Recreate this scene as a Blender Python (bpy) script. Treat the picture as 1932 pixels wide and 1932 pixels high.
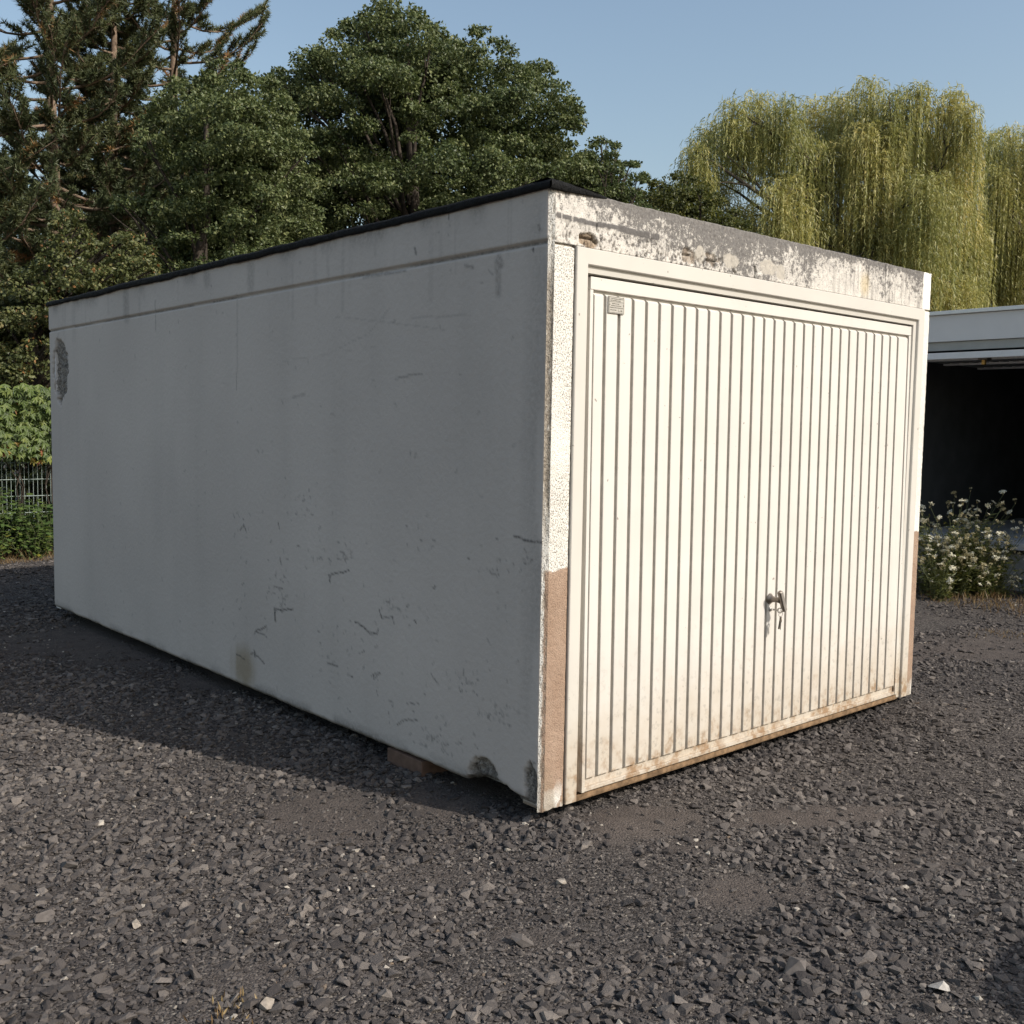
import bpy, bmesh, math, random
import numpy as np
from mathutils import Vector, Matrix, Euler

for o in list(bpy.data.objects):
    bpy.data.objects.remove(o)
random.seed(7)
RNG = np.random.default_rng(11)
SC = bpy.context.scene
COL = SC.collection

# ------------------------------------------------------------------ camera
CAM = np.array([-2.6927, -2.8455, 1.4992])
YAW, PITCH, ROLL, FPX = 0.7251, -0.0812, 0.0168, 1942.8      # FPX for a picture 1932 px wide
FW = np.array([math.sin(YAW) * math.cos(PITCH), math.cos(YAW) * math.cos(PITCH), math.sin(PITCH)])
RT0 = np.array([math.cos(YAW), -math.sin(YAW), 0.0])
UP0 = np.cross(RT0, FW)
RT = RT0 * math.cos(ROLL) + UP0 * math.sin(ROLL)
UP = UP0 * math.cos(ROLL) - RT0 * math.sin(ROLL)
cam_d = bpy.data.cameras.new('camera')
cam = bpy.data.objects.new('camera', cam_d)
COL.objects.link(cam)
m = Matrix(((RT[0], UP[0], -FW[0], CAM[0]), (RT[1], UP[1], -FW[1], CAM[1]), (RT[2], UP[2], -FW[2], CAM[2]), (0, 0, 0, 1)))
cam.matrix_world = m
cam_d.sensor_fit = 'HORIZONTAL'
cam_d.sensor_width = 36
cam_d.lens = 36 * FPX / 1932
cam_d.clip_start = 0.05
cam_d.clip_end = 2000
SC.camera = cam

# ------------------------------------------------------------------ light
SUN_EL = math.radians(37.5)
SUN_DIR = np.array([0.35, -0.936, 0.0]); SUN_DIR /= np.linalg.norm(SUN_DIR)
TO_SUN = np.array([SUN_DIR[0] * math.cos(SUN_EL), SUN_DIR[1] * math.cos(SUN_EL), math.sin(SUN_EL)])
world = bpy.data.worlds.new('World')
SC.world = world
world.use_nodes = True
wn = world.node_tree.nodes
bg = wn['Background']
sky = wn.new('ShaderNodeTexSky')
sky.sky_type = 'NISHITA'
sky.sun_disc = False
sky.sun_elevation = SUN_EL
sky.sun_rotation = math.atan2(SUN_DIR[0], SUN_DIR[1])
sky.altitude = 150
sky.air_density = 1.4
sky.dust_density = 2.6
sky.ozone_density = 0.5
world.node_tree.links.new(sky.outputs[0], bg.inputs[0])
bg.inputs[1].default_value = 0.108
sun_d = bpy.data.lights.new('sun', 'SUN')
sun_d.energy = 3.0
sun_d.angle = math.radians(0.53)
sun_d.color = (1.0, 0.945, 0.865)
sun = bpy.data.objects.new('sun', sun_d)
COL.objects.link(sun)
sun.rotation_euler = Vector(TO_SUN).to_track_quat('Z', 'Y').to_euler()
sun.location = (3, -8, 9)
vs = SC.view_settings
vs.view_transform = 'Standard'
vs.look = 'None'
vs.exposure = 0.5
vs.gamma = 1.0
vs.use_curve_mapping = False
SC.render.engine = 'CYCLES'
SC.cycles.max_bounces = 5
SC.cycles.diffuse_bounces = 3
SC.cycles.glossy_bounces = 2
SC.cycles.transmission_bounces = 3
SC.cycles.caustics_reflective = False
SC.cycles.caustics_refractive = False
SC.cycles.transparent_max_bounces = 4

# ------------------------------------------------------------------ helpers
def ray(u, v):
    return FW + RT * (u - 966) / FPX + UP * (966 - v) / FPX

def at(u, v, depth):
    return CAM + ray(u, v) * depth

def hit(u, v, ax, val):
    d = ray(u, v)
    return CAM + d * ((val - CAM[ax]) / d[ax])

def depth_of(p):
    return (np.asarray(p) - CAM) @ FW

def px(P):
    d = np.asarray(P) - CAM
    z = d @ FW
    return 966 + FPX * (d @ RT) / z, 966 - FPX * (d @ UP) / z, z

def smooth(a, b, x):
    t = np.clip((np.asarray(x, float) - a) / (b - a), 0, 1)
    return t * t * (3 - 2 * t)

def _hash(i, j, k):
    h = (i.astype(np.int64) * 374761393 + j.astype(np.int64) * 668265263 + k.astype(np.int64) * 2147483647) & 0xffffffff
    h = ((h ^ (h >> 13)) * 1274126177) & 0xffffffff
    h = h ^ (h >> 16)
    return (h & 0xffff) / 65535.0

def vnoise(x, y, z=0.0):
    x = np.asarray(x, float); y = np.asarray(y, float); z = np.zeros_like(x) + z
    xi, yi, zi = np.floor(x), np.floor(y), np.floor(z)
    fx, fy, fz = x - xi, y - yi, z - zi
    fx, fy, fz = fx * fx * (3 - 2 * fx), fy * fy * (3 - 2 * fy), fz * fz * (3 - 2 * fz)
    r = 0
    for a in (0, 1):
        for b in (0, 1):
            for c in (0, 1):
                w = (fx if a else 1 - fx) * (fy if b else 1 - fy) * (fz if c else 1 - fz)
                r = r + w * _hash(xi + a, yi + b, zi + c)
    return r

def fbm(x, y, z=0.0, o=4):
    r = 0; a = 0.5; t = 0
    for i in range(o):
        r = r + a * vnoise(x, y, z + i * 17.3); t += a
        x = np.asarray(x) * 2.03; y = np.asarray(y) * 2.03; a *= 0.5
    return r / t

def np_mesh(name, V, F, attrs=None, smooth_sh=False):
    V = np.asarray(V, np.float32); F = np.asarray(F, np.int32)
    me = bpy.data.meshes.new(name)
    me.vertices.add(len(V)); me.vertices.foreach_set('co', V.ravel())
    n = F.shape[1]
    me.loops.add(F.size); me.loops.foreach_set('vertex_index', F.ravel())
    me.polygons.add(len(F)); me.polygons.foreach_set('loop_start', np.arange(0, F.size, n, dtype=np.int32))
    me.polygons.foreach_set('use_smooth', np.full(len(F), smooth_sh, dtype=bool))
    for k, a in (attrs or {}).items():
        at_ = me.attributes.new(k, 'FLOAT', 'POINT')
        at_.data.foreach_set('value', np.asarray(a, np.float32))
    me.update(calc_edges=True)
    return me

def link(name, me, mat=None, parent=None):
    o = bpy.data.objects.new(name, me)
    COL.objects.link(o)
    if mat is not None and me is not None and not me.materials:
        me.materials.append(mat)
    if parent is not None:
        o.parent = parent
    return o

def tag(o, label=None, cat=None, group=None, kind=None):
    if label: o['label'] = label
    if cat: o['category'] = cat
    if group: o['group'] = group
    if kind: o['kind'] = kind
    return o

def thing(name, label, cat, loc=(0, 0, 0), group=None):
    o = bpy.data.objects.new(name, None)
    o.empty_display_size = 0.2
    COL.objects.link(o)
    o.location = loc
    return tag(o, label, cat, group)

class MB:
    """collects simple solids into one mesh"""
    def __init__(s): s.v = []; s.f = []
    def add(s, V, F):
        n = len(s.v); s.v += [tuple(map(float, p)) for p in V]; s.f += [tuple(int(i) + n for i in f) for f in F]
    def box(s, a, b):
        x0, y0, z0 = a; x1, y1, z1 = b
        s.add([(x0, y0, z0), (x1, y0, z0), (x1, y1, z0), (x0, y1, z0), (x0, y0, z1), (x1, y0, z1), (x1, y1, z1), (x0, y1, z1)],
              [(0, 3, 2, 1), (4, 5, 6, 7), (0, 1, 5, 4), (1, 2, 6, 5), (2, 3, 7, 6), (3, 0, 4, 7)])
    def tube(s, pts, rad, n=6, cap=True):
        V, F = tube(pts, rad, n); s.add(V, F)
        if cap:
            k = len(s.v) - len(V)
            s.f.append(tuple(k + i for i in range(n))[::-1]); s.f.append(tuple(k + len(V) - n + i for i in range(n)))
    def mesh(s, name, bevel=0, seg=2, sm=False):
        me = bpy.data.meshes.new(name); me.from_pydata(s.v, [], s.f); me.update()
        if bevel:
            bm = bmesh.new(); bm.from_mesh(me)
            bmesh.ops.bevel(bm, geom=[e for e in bm.edges], offset=bevel, segments=seg, affect='EDGES', profile=0.5)
            bm.to_mesh(me); bm.free()
        if sm:
            me.polygons.foreach_set('use_smooth', np.ones(len(me.polygons), bool))
        return me

def tube(pts, rad, n=6):
    P = np.asarray(pts, float)
    R = np.zeros(len(P)) + np.asarray(rad, float)
    T = np.gradient(P, axis=0); T /= np.linalg.norm(T, axis=1)[:, None] + 1e-9
    up = np.array([0.13, 0.07, 1.0]) if abs(T[:, 2]).mean() < 0.9 else np.array([1.0, 0.1, 0.0])
    A = np.cross(T, up); A /= np.linalg.norm(A, axis=1)[:, None] + 1e-9
    B = np.cross(T, A)
    an = np.arange(n) * 2 * math.pi / n
    V = P[:, None, :] + R[:, None, None] * (A[:, None, :] * np.cos(an)[None, :, None] + B[:, None, :] * np.sin(an)[None, :, None])
    F = []
    for i in range(len(P) - 1):
        for j in range(n):
            k = (j + 1) % n
            F.append((i * n + j, i * n + k, (i + 1) * n + k, (i + 1) * n + j))
    return V.reshape(-1, 3), F

class TB:
    """collects many tubes (quads) fast"""
    def __init__(s): s.V = []; s.F = []; s.n = 0
    def add(s, pts, rad, n=5):
        V, F = tube(pts, rad, n)
        s.V.append(V); s.F.append(np.array(F) + s.n); s.n += len(V)
    def mesh(s, name):
        return np_mesh(name, np.concatenate(s.V), np.concatenate(s.F), smooth_sh=True)

# ------------------------------------------------------------------ materials
class NT:
    def __init__(s, name):
        s.m = bpy.data.materials.new(name); s.m.use_nodes = True
        s.t = s.m.node_tree; s.n = s.t.nodes; s.b = s.n['Principled BSDF']
        s.pos = None
    def new(s, t, **kw):
        x = s.n.new(t)
        for k, v in kw.items():
            setattr(x, k, v)
        return x
    def set(s, sock, v):
        if hasattr(v, 'is_linked') or hasattr(v, 'links'):
            s.t.links.new(v, sock)
        elif v is not None:
            try: sock.default_value = v
            except Exception: sock.default_value = (*v, 1) if len(v) == 3 else v
    def coord(s, scale=(1, 1, 1)):
        if s.pos is None:
            s.pos = s.new('ShaderNodeTexCoord').outputs['Object']
        if scale == (1, 1, 1): return s.pos
        mp = s.new('ShaderNodeMapping'); s.t.links.new(s.pos, mp.inputs[0]); mp.inputs['Scale'].default_value = scale
        return mp.outputs[0]
    def noise(s, scale, detail=4, rough=0.55, vec=None, w=None):
        x = s.new('ShaderNodeTexNoise'); x.inputs['Scale'].default_value = scale; x.inputs['Detail'].default_value = detail
        x.inputs['Roughness'].default_value = rough
        s.t.links.new(vec if vec is not None else s.coord(), x.inputs['Vector'])
        return x.outputs[0]
    def voro(s, scale, feature='F1', out='Distance', vec=None):
        x = s.new('ShaderNodeTexVoronoi'); x.feature = feature; x.inputs['Scale'].default_value = scale
        s.t.links.new(vec if vec is not None else s.coord(), x.inputs['Vector'])
        return x.outputs[out]
    def attr(s, name, kind='GEOMETRY', out='Fac'):
        x = s.new('ShaderNodeAttribute'); x.attribute_name = name; x.attribute_type = kind
        return x.outputs[out]
    def math(s, op, a, b=None, clamp=False):
        x = s.new('ShaderNodeMath', operation=op); x.use_clamp = clamp
        s.set(x.inputs[0], a)
        if b is not None: s.set(x.inputs[1], b)
        return x.outputs[0]
    def ramp(s, fac, stops):
        x = s.new('ShaderNodeValToRGB'); s.t.links.new(fac, x.inputs[0])
        e = x.color_ramp.elements
        while len(e) < len(stops): e.new(0.5)
        for q, (p, c) in zip(e, stops):
            q.position = p; q.color = (*c, 1) if not isinstance(c, (int, float)) else (c, c, c, 1)
        return x.outputs[0]
    def mix(s, fac, a, b, mode='MIX'):
        x = s.new('ShaderNodeMix', data_type='RGBA', blend_type=mode)
        s.set(x.inputs[0], fac)
        for k, v in ((6, a), (7, b)):
            if isinstance(v, tuple): x.inputs[k].default_value = (*v, 1)
            else: s.t.links.new(v, x.inputs[k])
        return x.outputs[2]
    def out(s, col, rough=0.8, spec=0.3, metal=0.0):
        s.set(s.b.inputs['Base Color'], (*col, 1) if isinstance(col, tuple) else col)
        s.set(s.b.inputs['Roughness'], rough)
        s.b.inputs['Specular IOR Level'].default_value = spec
        s.b.inputs['Metallic'].default_value = metal
        return s.m
    def bump(s, h, strength=0.5, dist=0.01):
        x = s.new('ShaderNodeBump'); x.inputs['Strength'].default_value = strength; x.inputs['Distance'].default_value = dist
        s.t.links.new(h, x.inputs['Height']); s.t.links.new(x.outputs[0], s.b.inputs['Normal'])
    def sep(s):
        x = s.new('ShaderNodeSeparateXYZ'); s.t.links.new(s.coord(), x.inputs[0]); return x.outputs

def simple(name, col, rough=0.7, spec=0.3, metal=0.0, var=0.15, scale=8.0):
    t = NT(name)
    n = t.noise(scale, 5)
    c = t.mix(t.ramp(n, [(0.3, 0.0), (0.7, 1.0)]), tuple(x * (1 - var) for x in col), tuple(min(1, x * (1 + var)) for x in col))
    t.bump(t.noise(scale * 12, 3), 0.15, 0.004)
    return t.out(c, rough, spec, metal)

def leaf_mat(name, stops, transl=0.28, rough=0.48, spec=0.35):
    t = NT(name)
    c = t.ramp(t.attr('tone'), stops)
    t.out(c, rough, spec)
    tr = t.new('ShaderNodeBsdfTranslucent')
    hs = t.new('ShaderNodeHueSaturation'); hs.inputs['Value'].default_value = 1.5; hs.inputs['Saturation'].default_value = 1.1
    t.t.links.new(c, hs.inputs['Color']); t.t.links.new(hs.outputs[0], tr.inputs[0])
    mx = t.new('ShaderNodeMixShader'); mx.inputs[0].default_value = transl
    t.t.links.new(t.b.outputs[0], mx.inputs[1]); t.t.links.new(tr.outputs[0], mx.inputs[2])
    t.t.links.new(mx.outputs[0], t.n['Material Output'].inputs[0])
    return t.m

M = {}
def mat_wall():
    t = NT('wall_paint')
    big = t.noise(0.9, 3, 0.5)
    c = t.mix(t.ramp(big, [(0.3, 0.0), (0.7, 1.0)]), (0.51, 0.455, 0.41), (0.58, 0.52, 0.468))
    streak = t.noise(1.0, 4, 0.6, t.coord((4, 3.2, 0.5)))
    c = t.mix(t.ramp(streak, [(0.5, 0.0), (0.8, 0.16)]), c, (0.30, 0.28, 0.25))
    fine = t.noise(60, 3)
    c = t.mix(t.math('MULTIPLY', t.ramp(fine, [(0.55, 0.0), (0.75, 1.0)]), 0.10), c, (0.33, 0.32, 0.3))
    c = t.mix(t.math('MULTIPLY', t.attr('rust'), 0.75), c, (0.30, 0.235, 0.15))
    agg = t.ramp(t.noise(62, 5, 0.75), [(0.36, (0.03, 0.027, 0.024)), (0.47, (0.20, 0.175, 0.15)), (0.6, (0.33, 0.30, 0.26)), (0.72, (0.5, 0.46, 0.41))])
    c = t.mix(t.attr('spall'), c, agg)
    br = t.ramp(t.noise(55, 4, 0.7), [(0.3, 0.25), (0.6, 1.0)])
    c = t.mix(t.math('MULTIPLY', t.attr('dirt'), br), c, (0.075, 0.07, 0.065))
    pore = t.ramp(t.voro(75), [(0.05, 1.0), (0.16, 0.0)])
    c = t.mix(t.math('MULTIPLY', t.math('MULTIPLY', pore, t.ramp(t.noise(2.6, 3), [(0.45, 0.0), (0.7, 1.0)])), 0.35), c, (0.12, 0.11, 0.1))
    t.bump(t.math('ADD', t.noise(35, 3), t.math('MULTIPLY', t.attr('spall'), t.math('MULTIPLY', t.noise(70, 5, 0.75), 3.0))), 0.4, 0.008)
    return t.out(c, 0.75, 0.25)
M['wall'] = mat_wall()

def mat_stucco():
    t = NT('roughcast_paint')
    c = t.mix(t.ramp(t.noise(6, 4), [(0.3, 0.0), (0.7, 1.0)]), (0.70, 0.675, 0.62), (0.78, 0.755, 0.70))
    brown = t.mix(t.ramp(t.noise(9, 4), [(0.35, 0.0), (0.7, 1.0)]), (0.32, 0.222, 0.16), (0.39, 0.282, 0.21))
    c = t.mix(t.attr('brown'), c, brown)
    pn = t.noise(1.0, 2, 0.5, t.coord((230, 230, 150)))
    pt = t.math('MULTIPLY', t.ramp(pn, [(0.41, 1.0), (0.47, 0.0)]), t.attr('pit'))
    c = t.mix(t.math('MULTIPLY', pt, 0.85), c, t.mix(t.attr('brown'), (0.16, 0.135, 0.105), (0.15, 0.09, 0.06)))
    c = t.mix(t.attr('dirt'), c, (0.25, 0.19, 0.13))
    agg = t.ramp(t.noise(110, 4, 0.7), [(0.3, (0.10, 0.085, 0.07)), (0.5, (0.30, 0.26, 0.21)), (0.75, (0.5, 0.45, 0.38))])
    c = t.mix(t.attr('spall'), c, agg)
    t.bump(t.ramp(pn, [(0.33, 0.0), (0.6, 1.0)]), 0.45, 0.004)
    return t.out(c, 0.85, 0.2)
M['stucco'] = mat_stucco()

def mat_lintel():
    t = NT('weathered_lintel')
    white = t.mix(t.ramp(t.noise(14, 4), [(0.3, 0.0), (0.7, 1.0)]), (0.50, 0.47, 0.43), (0.72, 0.68, 0.62))
    grey = t.mix(t.ramp(t.noise(70, 5, 0.7), [(0.3, 0.0), (0.7, 1.0)]), (0.10, 0.094, 0.09), (0.26, 0.245, 0.23))
    n = t.noise(32, 8, 0.82); n2 = t.noise(1.6, 3, 0.5, t.coord((3, 3, 1)))
    f = t.math('ADD', t.math('ADD', n, t.math('MULTIPLY', t.math('SUBTRACT', n2, 0.5), 0.35)), t.math('SUBTRACT', t.attr('grey'), 0.5))
    c = t.mix(t.ramp(f, [(0.47, 0.0), (0.53, 1.0)]), white, grey)
    streak = t.noise(1.0, 4, 0.6, t.coord((28, 28, 2.2)))
    c = t.mix(t.math('MULTIPLY', t.ramp(streak, [(0.5, 0.0), (0.72, 1.0)]), t.attr('streak')), c, (0.13, 0.12, 0.11))
    c = t.mix(t.math('MULTIPLY', t.attr('yellow'), 0.5), c, (0.55, 0.42, 0.2))
    c = t.mix(t.math('MULTIPLY', t.ramp(t.noise(150, 3, 0.6), [(0.34, 0.8), (0.44, 0.0)]), t.math('SUBTRACT', 1.0, t.attr('clean'))), c, (0.13, 0.115, 0.10))
    c = t.mix(t.attr('paint'), c, (0.145, 0.136, 0.13))
    c = t.mix(t.attr('mortar'), c, (0.50, 0.46, 0.40))
    agg = t.ramp(t.noise(95, 4, 0.7), [(0.3, (0.08, 0.06, 0.045)), (0.5, (0.30, 0.23, 0.165)), (0.75, (0.46, 0.38, 0.30))])
    c = t.mix(t.attr('spall'), c, agg)
    c = t.mix(t.attr('clean'), c, (0.88, 0.86, 0.81))
    c = t.mix(t.math('MULTIPLY', t.attr('pit'), 0.75), c, (0.08, 0.07, 0.06))
    t.bump(t.math('ADD', t.noise(140, 4), t.ramp(f, [(0.48, 1.0), (0.55, 0.0)])), 0.5, 0.004)
    return t.out(c, 0.88, 0.2)
M['lintel'] = mat_lintel()

def mat_felt():
    t = NT('bitumen_felt')
    c = t.ramp(t.noise(22, 6, 0.65), [(0.3, (0.008, 0.008, 0.009)), (0.62, (0.018, 0.018, 0.018)), (0.85, (0.06, 0.056, 0.05))])
    t.bump(t.noise(38, 6, 0.75), 1.0, 0.03)
    return t.out(c, 0.8, 0.2)
M['felt'] = mat_felt()

def mat_door(name, base, dark=0.0):
    t = NT(name)
    g = t.new('ShaderNodeNewGeometry').outputs['Position']
    sp = t.new('ShaderNodeSeparateXYZ'); t.t.links.new(g, sp.inputs[0])
    z = sp.outputs[2]
    n = t.noise(3.0, 2, 0.6, g)
    c = t.mix(t.ramp(n, [(0.3, 0.0), (0.7, 1.0)]), tuple(x * 0.93 for x in base), base)
    oi = t.new('ShaderNodeObjectInfo').outputs['Random']
    c = t.mix(t.math('MULTIPLY', oi, 0.10), c, (0.45, 0.43, 0.40))
    mp = t.new('ShaderNodeMapping'); t.t.links.new(g, mp.inputs[0]); mp.inputs['Scale'].default_value = (26, 26, 1.1)
    st = t.noise(1.0, 2, 0.6, mp.outputs[0])
    c = t.mix(t.math('MULTIPLY', t.ramp(st, [(0.52, 0.0), (0.75, 1.0)]), 0.30), c, (0.60, 0.56, 0.50))
    # splash dirt and rust from the ground, fading upwards with a ragged edge
    e = t.math('ADD', z, t.math('MULTIPLY', t.math('SUBTRACT', t.noise(7, 3, 0.65, g), 0.5), 0.55))
    low = t.ramp(t.math('DIVIDE', e, 0.6), [(0.0, 1.0), (0.35, 0.62), (0.75, 0.14), (1.0, 0.0)])
    c = t.mix(t.math('MULTIPLY', low, 0.6), c, (0.42, 0.33, 0.22))
    blk = t.math('MULTIPLY', t.ramp(t.noise(24, 3, 0.7, g), [(0.56, 0.0), (0.68, 1.0)]), t.ramp(t.math('DIVIDE', e, 0.75), [(0.1, 0.8), (0.9, 0.0)]))
    c = t.mix(t.math('MULTIPLY', blk, 0.55), c, (0.16, 0.145, 0.125))
    rst = t.math('MULTIPLY', t.ramp(t.noise(16, 3, 0.7, g), [(0.45, 0.0), (0.6, 1.0)]), t.ramp(t.math('DIVIDE', e, 0.2), [(0.1, 1.0), (1.0, 0.0)]))
    c = t.mix(t.math('MULTIPLY', rst, 0.8), c, (0.27, 0.16, 0.08))
    chip = t.ramp(t.noise(42, 2, 0.5, g), [(0.755, 0.0), (0.77, 1.0)])
    c = t.mix(t.math('MULTIPLY', chip, 0.8), c, (0.2, 0.17, 0.14))
    t.bump(t.noise(4.5, 1, 0.5, g), 0.3, 0.012)
    return t.out(c, 0.5, 0.35)
M['door'] = mat_door('door_enamel', (0.675, 0.645, 0.595))
M['frame'] = mat_door('frame_enamel', (0.62, 0.59, 0.535))
M['groove_shade'] = simple('groove_shade_enamel', (0.47, 0.44, 0.395), 0.6, 0.3, 0, 0.2, 14)  # darker enamel for panel sides: groove shade put into the colour
M['rust_iron'] = simple('rusty_iron', (0.20, 0.13, 0.075), 0.85, 0.2, 0, 0.5, 30)
M['gap'] = simple('joint_sealant', (0.06, 0.05, 0.04), 0.9, 0.1, 0, 0.4, 30)
M['steel'] = simple('tarnished_metal', (0.22, 0.19, 0.16), 0.38, 0.5, 0.75, 0.2, 40)
M['alu'] = simple('brushed_aluminium', (0.5, 0.47, 0.43), 0.36, 0.5, 0.7, 0.12, 60)
M['plate'] = simple('engraved_plate', (0.46, 0.435, 0.39), 0.45, 0.5, 0.2, 0.08, 60)
M['ink'] = simple('engraved_ink', (0.10, 0.09, 0.075), 0.6, 0.3, 0, 0.1, 60)
M['concrete'] = simple('grey_concrete', (0.30, 0.29, 0.275), 0.85, 0.2, 0, 0.2, 9)
M['block'] = simple('brown_block', (0.15, 0.095, 0.07), 0.85, 0.2, 0, 0.25, 25)
M['bark'] = simple('bark', (0.055, 0.044, 0.035), 0.9, 0.2, 0, 0.45, 12)
M['pine_bark'] = simple('pine_bark', (0.20, 0.145, 0.105), 0.9, 0.2, 0, 0.4, 12)
M['willow_bark'] = simple('willow_bark', (0.10, 0.085, 0.065), 0.9, 0.2, 0, 0.4, 12)
M['garage2'] = simple('clean_white_render', (0.68, 0.655, 0.63), 0.8, 0.2, 0, 0.04, 3)
M['trim'] = simple('roof_trim_metal', (0.72, 0.71, 0.68), 0.4, 0.5, 0.3, 0.05, 20)
M['inside'] = simple('shade_darkened_interior', (0.075, 0.075, 0.075), 0.9, 0.15, 0, 0.15, 4)  # darker than the real walls; the unlit interior is put into the colour
M['floor2'] = simple('garage_floor_concrete', (0.46, 0.45, 0.445), 0.8, 0.2, 0, 0.12, 4)
M['door2'] = simple('white_door_sheet', (0.66, 0.655, 0.65), 0.5, 0.35, 0, 0.05, 10)
M['frame2'] = simple('shaded_beige_frame', (0.40, 0.385, 0.35), 0.6, 0.3, 0, 0.05, 10)  # beige taken darker, the shade of the recess mixed into it
M['sheet2'] = simple('galvanised_sheet', (0.25, 0.245, 0.235), 0.55, 0.4, 0.2, 0.1, 10)
M['brass'] = simple('brass_latch', (0.45, 0.27, 0.08), 0.45, 0.5, 0.6, 0.1, 40)
M['galv'] = simple('galvanised_green_rod', (0.33, 0.39, 0.36), 0.5, 0.45, 0.4, 0.1, 30)
M['bag'] = simple('shadow_bag_weave', (0.6, 0.59, 0.55), 0.8, 0.2, 0, 0.1, 20)

# ------------------------------------------------------------------ ground
W, L, H = 2.94, 5.727, 2.40
DIRT = []
for u, v, ru, rv in [(1220, 1560, 150, 40), (1500, 1545, 130, 26), (620, 1540, 150, 45), (1400, 1685, 90, 45), (1520, 1690, 110, 26),
                     (1840, 1222, 170, 26), (1320, 1600, 90, 20), (1640, 1540, 90, 20), (250, 1210, 260, 40), (450, 1280, 120, 30),
                     (850, 1500, 120, 40), (520, 1830, 140, 30), (800, 1650, 140, 24), (1750, 1640, 120, 20), (1600, 1790, 120, 18), (1000, 1760, 110, 16)]:
    c = hit(u, v, 2, -0.06); a = hit(u + ru, v, 2, -0.06); b = hit(u, v - rv, 2, -0.06)
    A = np.array([a[:2] - c[:2], b[:2] - c[:2]]).T
    DIRT.append((c[:2], np.linalg.inv(A), 1.0 if v < 1600 or (u == 1400) else 0.55))

def dirt_mask(x, y):
    r = np.zeros_like(x)
    n = (fbm(x * 5, y * 5, 3.0) - 0.5) * 1.1
    for c, Ai, s in DIRT:
        p = (Ai[0, 0] * (x - c[0]) + Ai[0, 1] * (y - c[1]), Ai[1, 0] * (x - c[0]) + Ai[1, 1] * (y - c[1]))
        d = np.sqrt(p[0] ** 2 + p[1] ** 2) + n
        r = np.maximum(r, s * (1 - smooth(0.55, 1.15, d)))
    return r

def hgt(x, y):
    x = np.asarray(x, float); y = np.asarray(y, float)
    h = -0.074 + 0.024 * (fbm(x * 1.1, y * 1.1, 1.0) - 0.5) + 0.012 * (fbm(x * 5, y * 5, 2.0) - 0.5)
    h = h + 0.03 * smooth(0.3, -0.25, y) * smooth(-0.6, 0.1, x)
    h = h + 0.035 * np.exp(-((x - 2.9) ** 2 + (y + 0.06) ** 2) / 0.14)
    h = h + 0.018 * np.exp(-((x - 0.06) ** 2 + (y + 0.1) ** 2) / 0.05)
    h = h - 0.02 * np.exp(-((x - 0.17) ** 2 / 0.09 + (y + 0.84) ** 2 / 0.05))
    h = h + 0.02 * smooth(-1.1, -1.8, y) * smooth(-2.2, -1.0, x)
    return h

def axis_pts(a, b, step, lo, hi):
    mid = np.arange(a, b + 1e-6, step)
    left, right = [], []
    s, p = step, a
    while p > lo: s *= 1.35; p -= s; left.append(p)
    s, p = step, mid[-1]
    while p < hi: s *= 1.35; p += s; right.append(p)
    return np.array(left[::-1] + list(mid) + right)

gx = axis_pts(-3.2, 5.4, 0.045, -400, 400)
gy = axis_pts(-2.6, 6.2, 0.045, -400, 400)
X, Y = np.meshgrid(gx, gy)
dm = dirt_mask(X, Y)
Z = hgt(X, Y)
near = smooth(14, 8, np.hypot(X - 1, Y - 3))
rid = 0.5 + 0.5 * np.sin((X * 0.55 + Y * 0.83) * 2 * math.pi / 0.13 + 4 * fbm(X * 4, Y * 4, 7.0))
Z = Z + dm * near * (0.006 * rid * smooth(0.35, 0.7, fbm(X * 3, Y * 3, 9.0)) + 0.004 * (fbm(X * 22, Y * 22, 5.0) - 0.5))
Z = np.where(near > 0, Z * near + (1 - near) * -0.07, -0.07)
nx, ny = len(gx), len(gy)
idx = np.arange(nx * ny).reshape(ny, nx)
F = np.stack([idx[:-1, :-1], idx[:-1, 1:], idx[1:, 1:], idx[1:, :-1]], -1).reshape(-1, 4)
def mat_ground():
    t = NT('slate_grit')
    v = t.voro(110, 'F1', 'Color')
    sp = t.new('ShaderNodeSeparateColor'); t.t.links.new(v, sp.inputs[0])
    grit = t.ramp(sp.outputs[0], [(0.0, (0.036, 0.032, 0.03)), (0.5, (0.074, 0.066, 0.061)), (0.93, (0.135, 0.119, 0.108)), (1.0, (0.28, 0.25, 0.21))])
    soil = t.mix(t.ramp(t.noise(9, 6, 0.65), [(0.3, 0.0), (0.7, 1.0)]), (0.09, 0.076, 0.068), (0.145, 0.122, 0.108))
    soil = t.mix(t.ramp(t.noise(160, 3, 0.6), [(0.35, 0.55), (0.6, 0.0)]), soil, (0.045, 0.04, 0.037))
    f = t.math('ADD', t.math('MULTIPLY', t.attr('dirt'), 0.85), t.math('MULTIPLY', t.ramp(t.noise(2.2, 4), [(0.45, 0.0), (0.75, 1.0)]), 0.35), clamp=True)
    c = t.mix(f, grit, soil)
    h = t.math('ADD', t.math('MULTIPLY', t.voro(110), -1.0), t.noise(220, 3))
    t.bump(h, 0.9, 0.006)
    return t.out(c, 0.95, 0.08)
M['ground'] = mat_ground()
ground = tag(link('ground', np_mesh('ground', np.stack([X, Y, Z], -1).reshape(-1, 3), F, {'dirt': dm.ravel()}, True), M['ground']), kind='structure')

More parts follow.
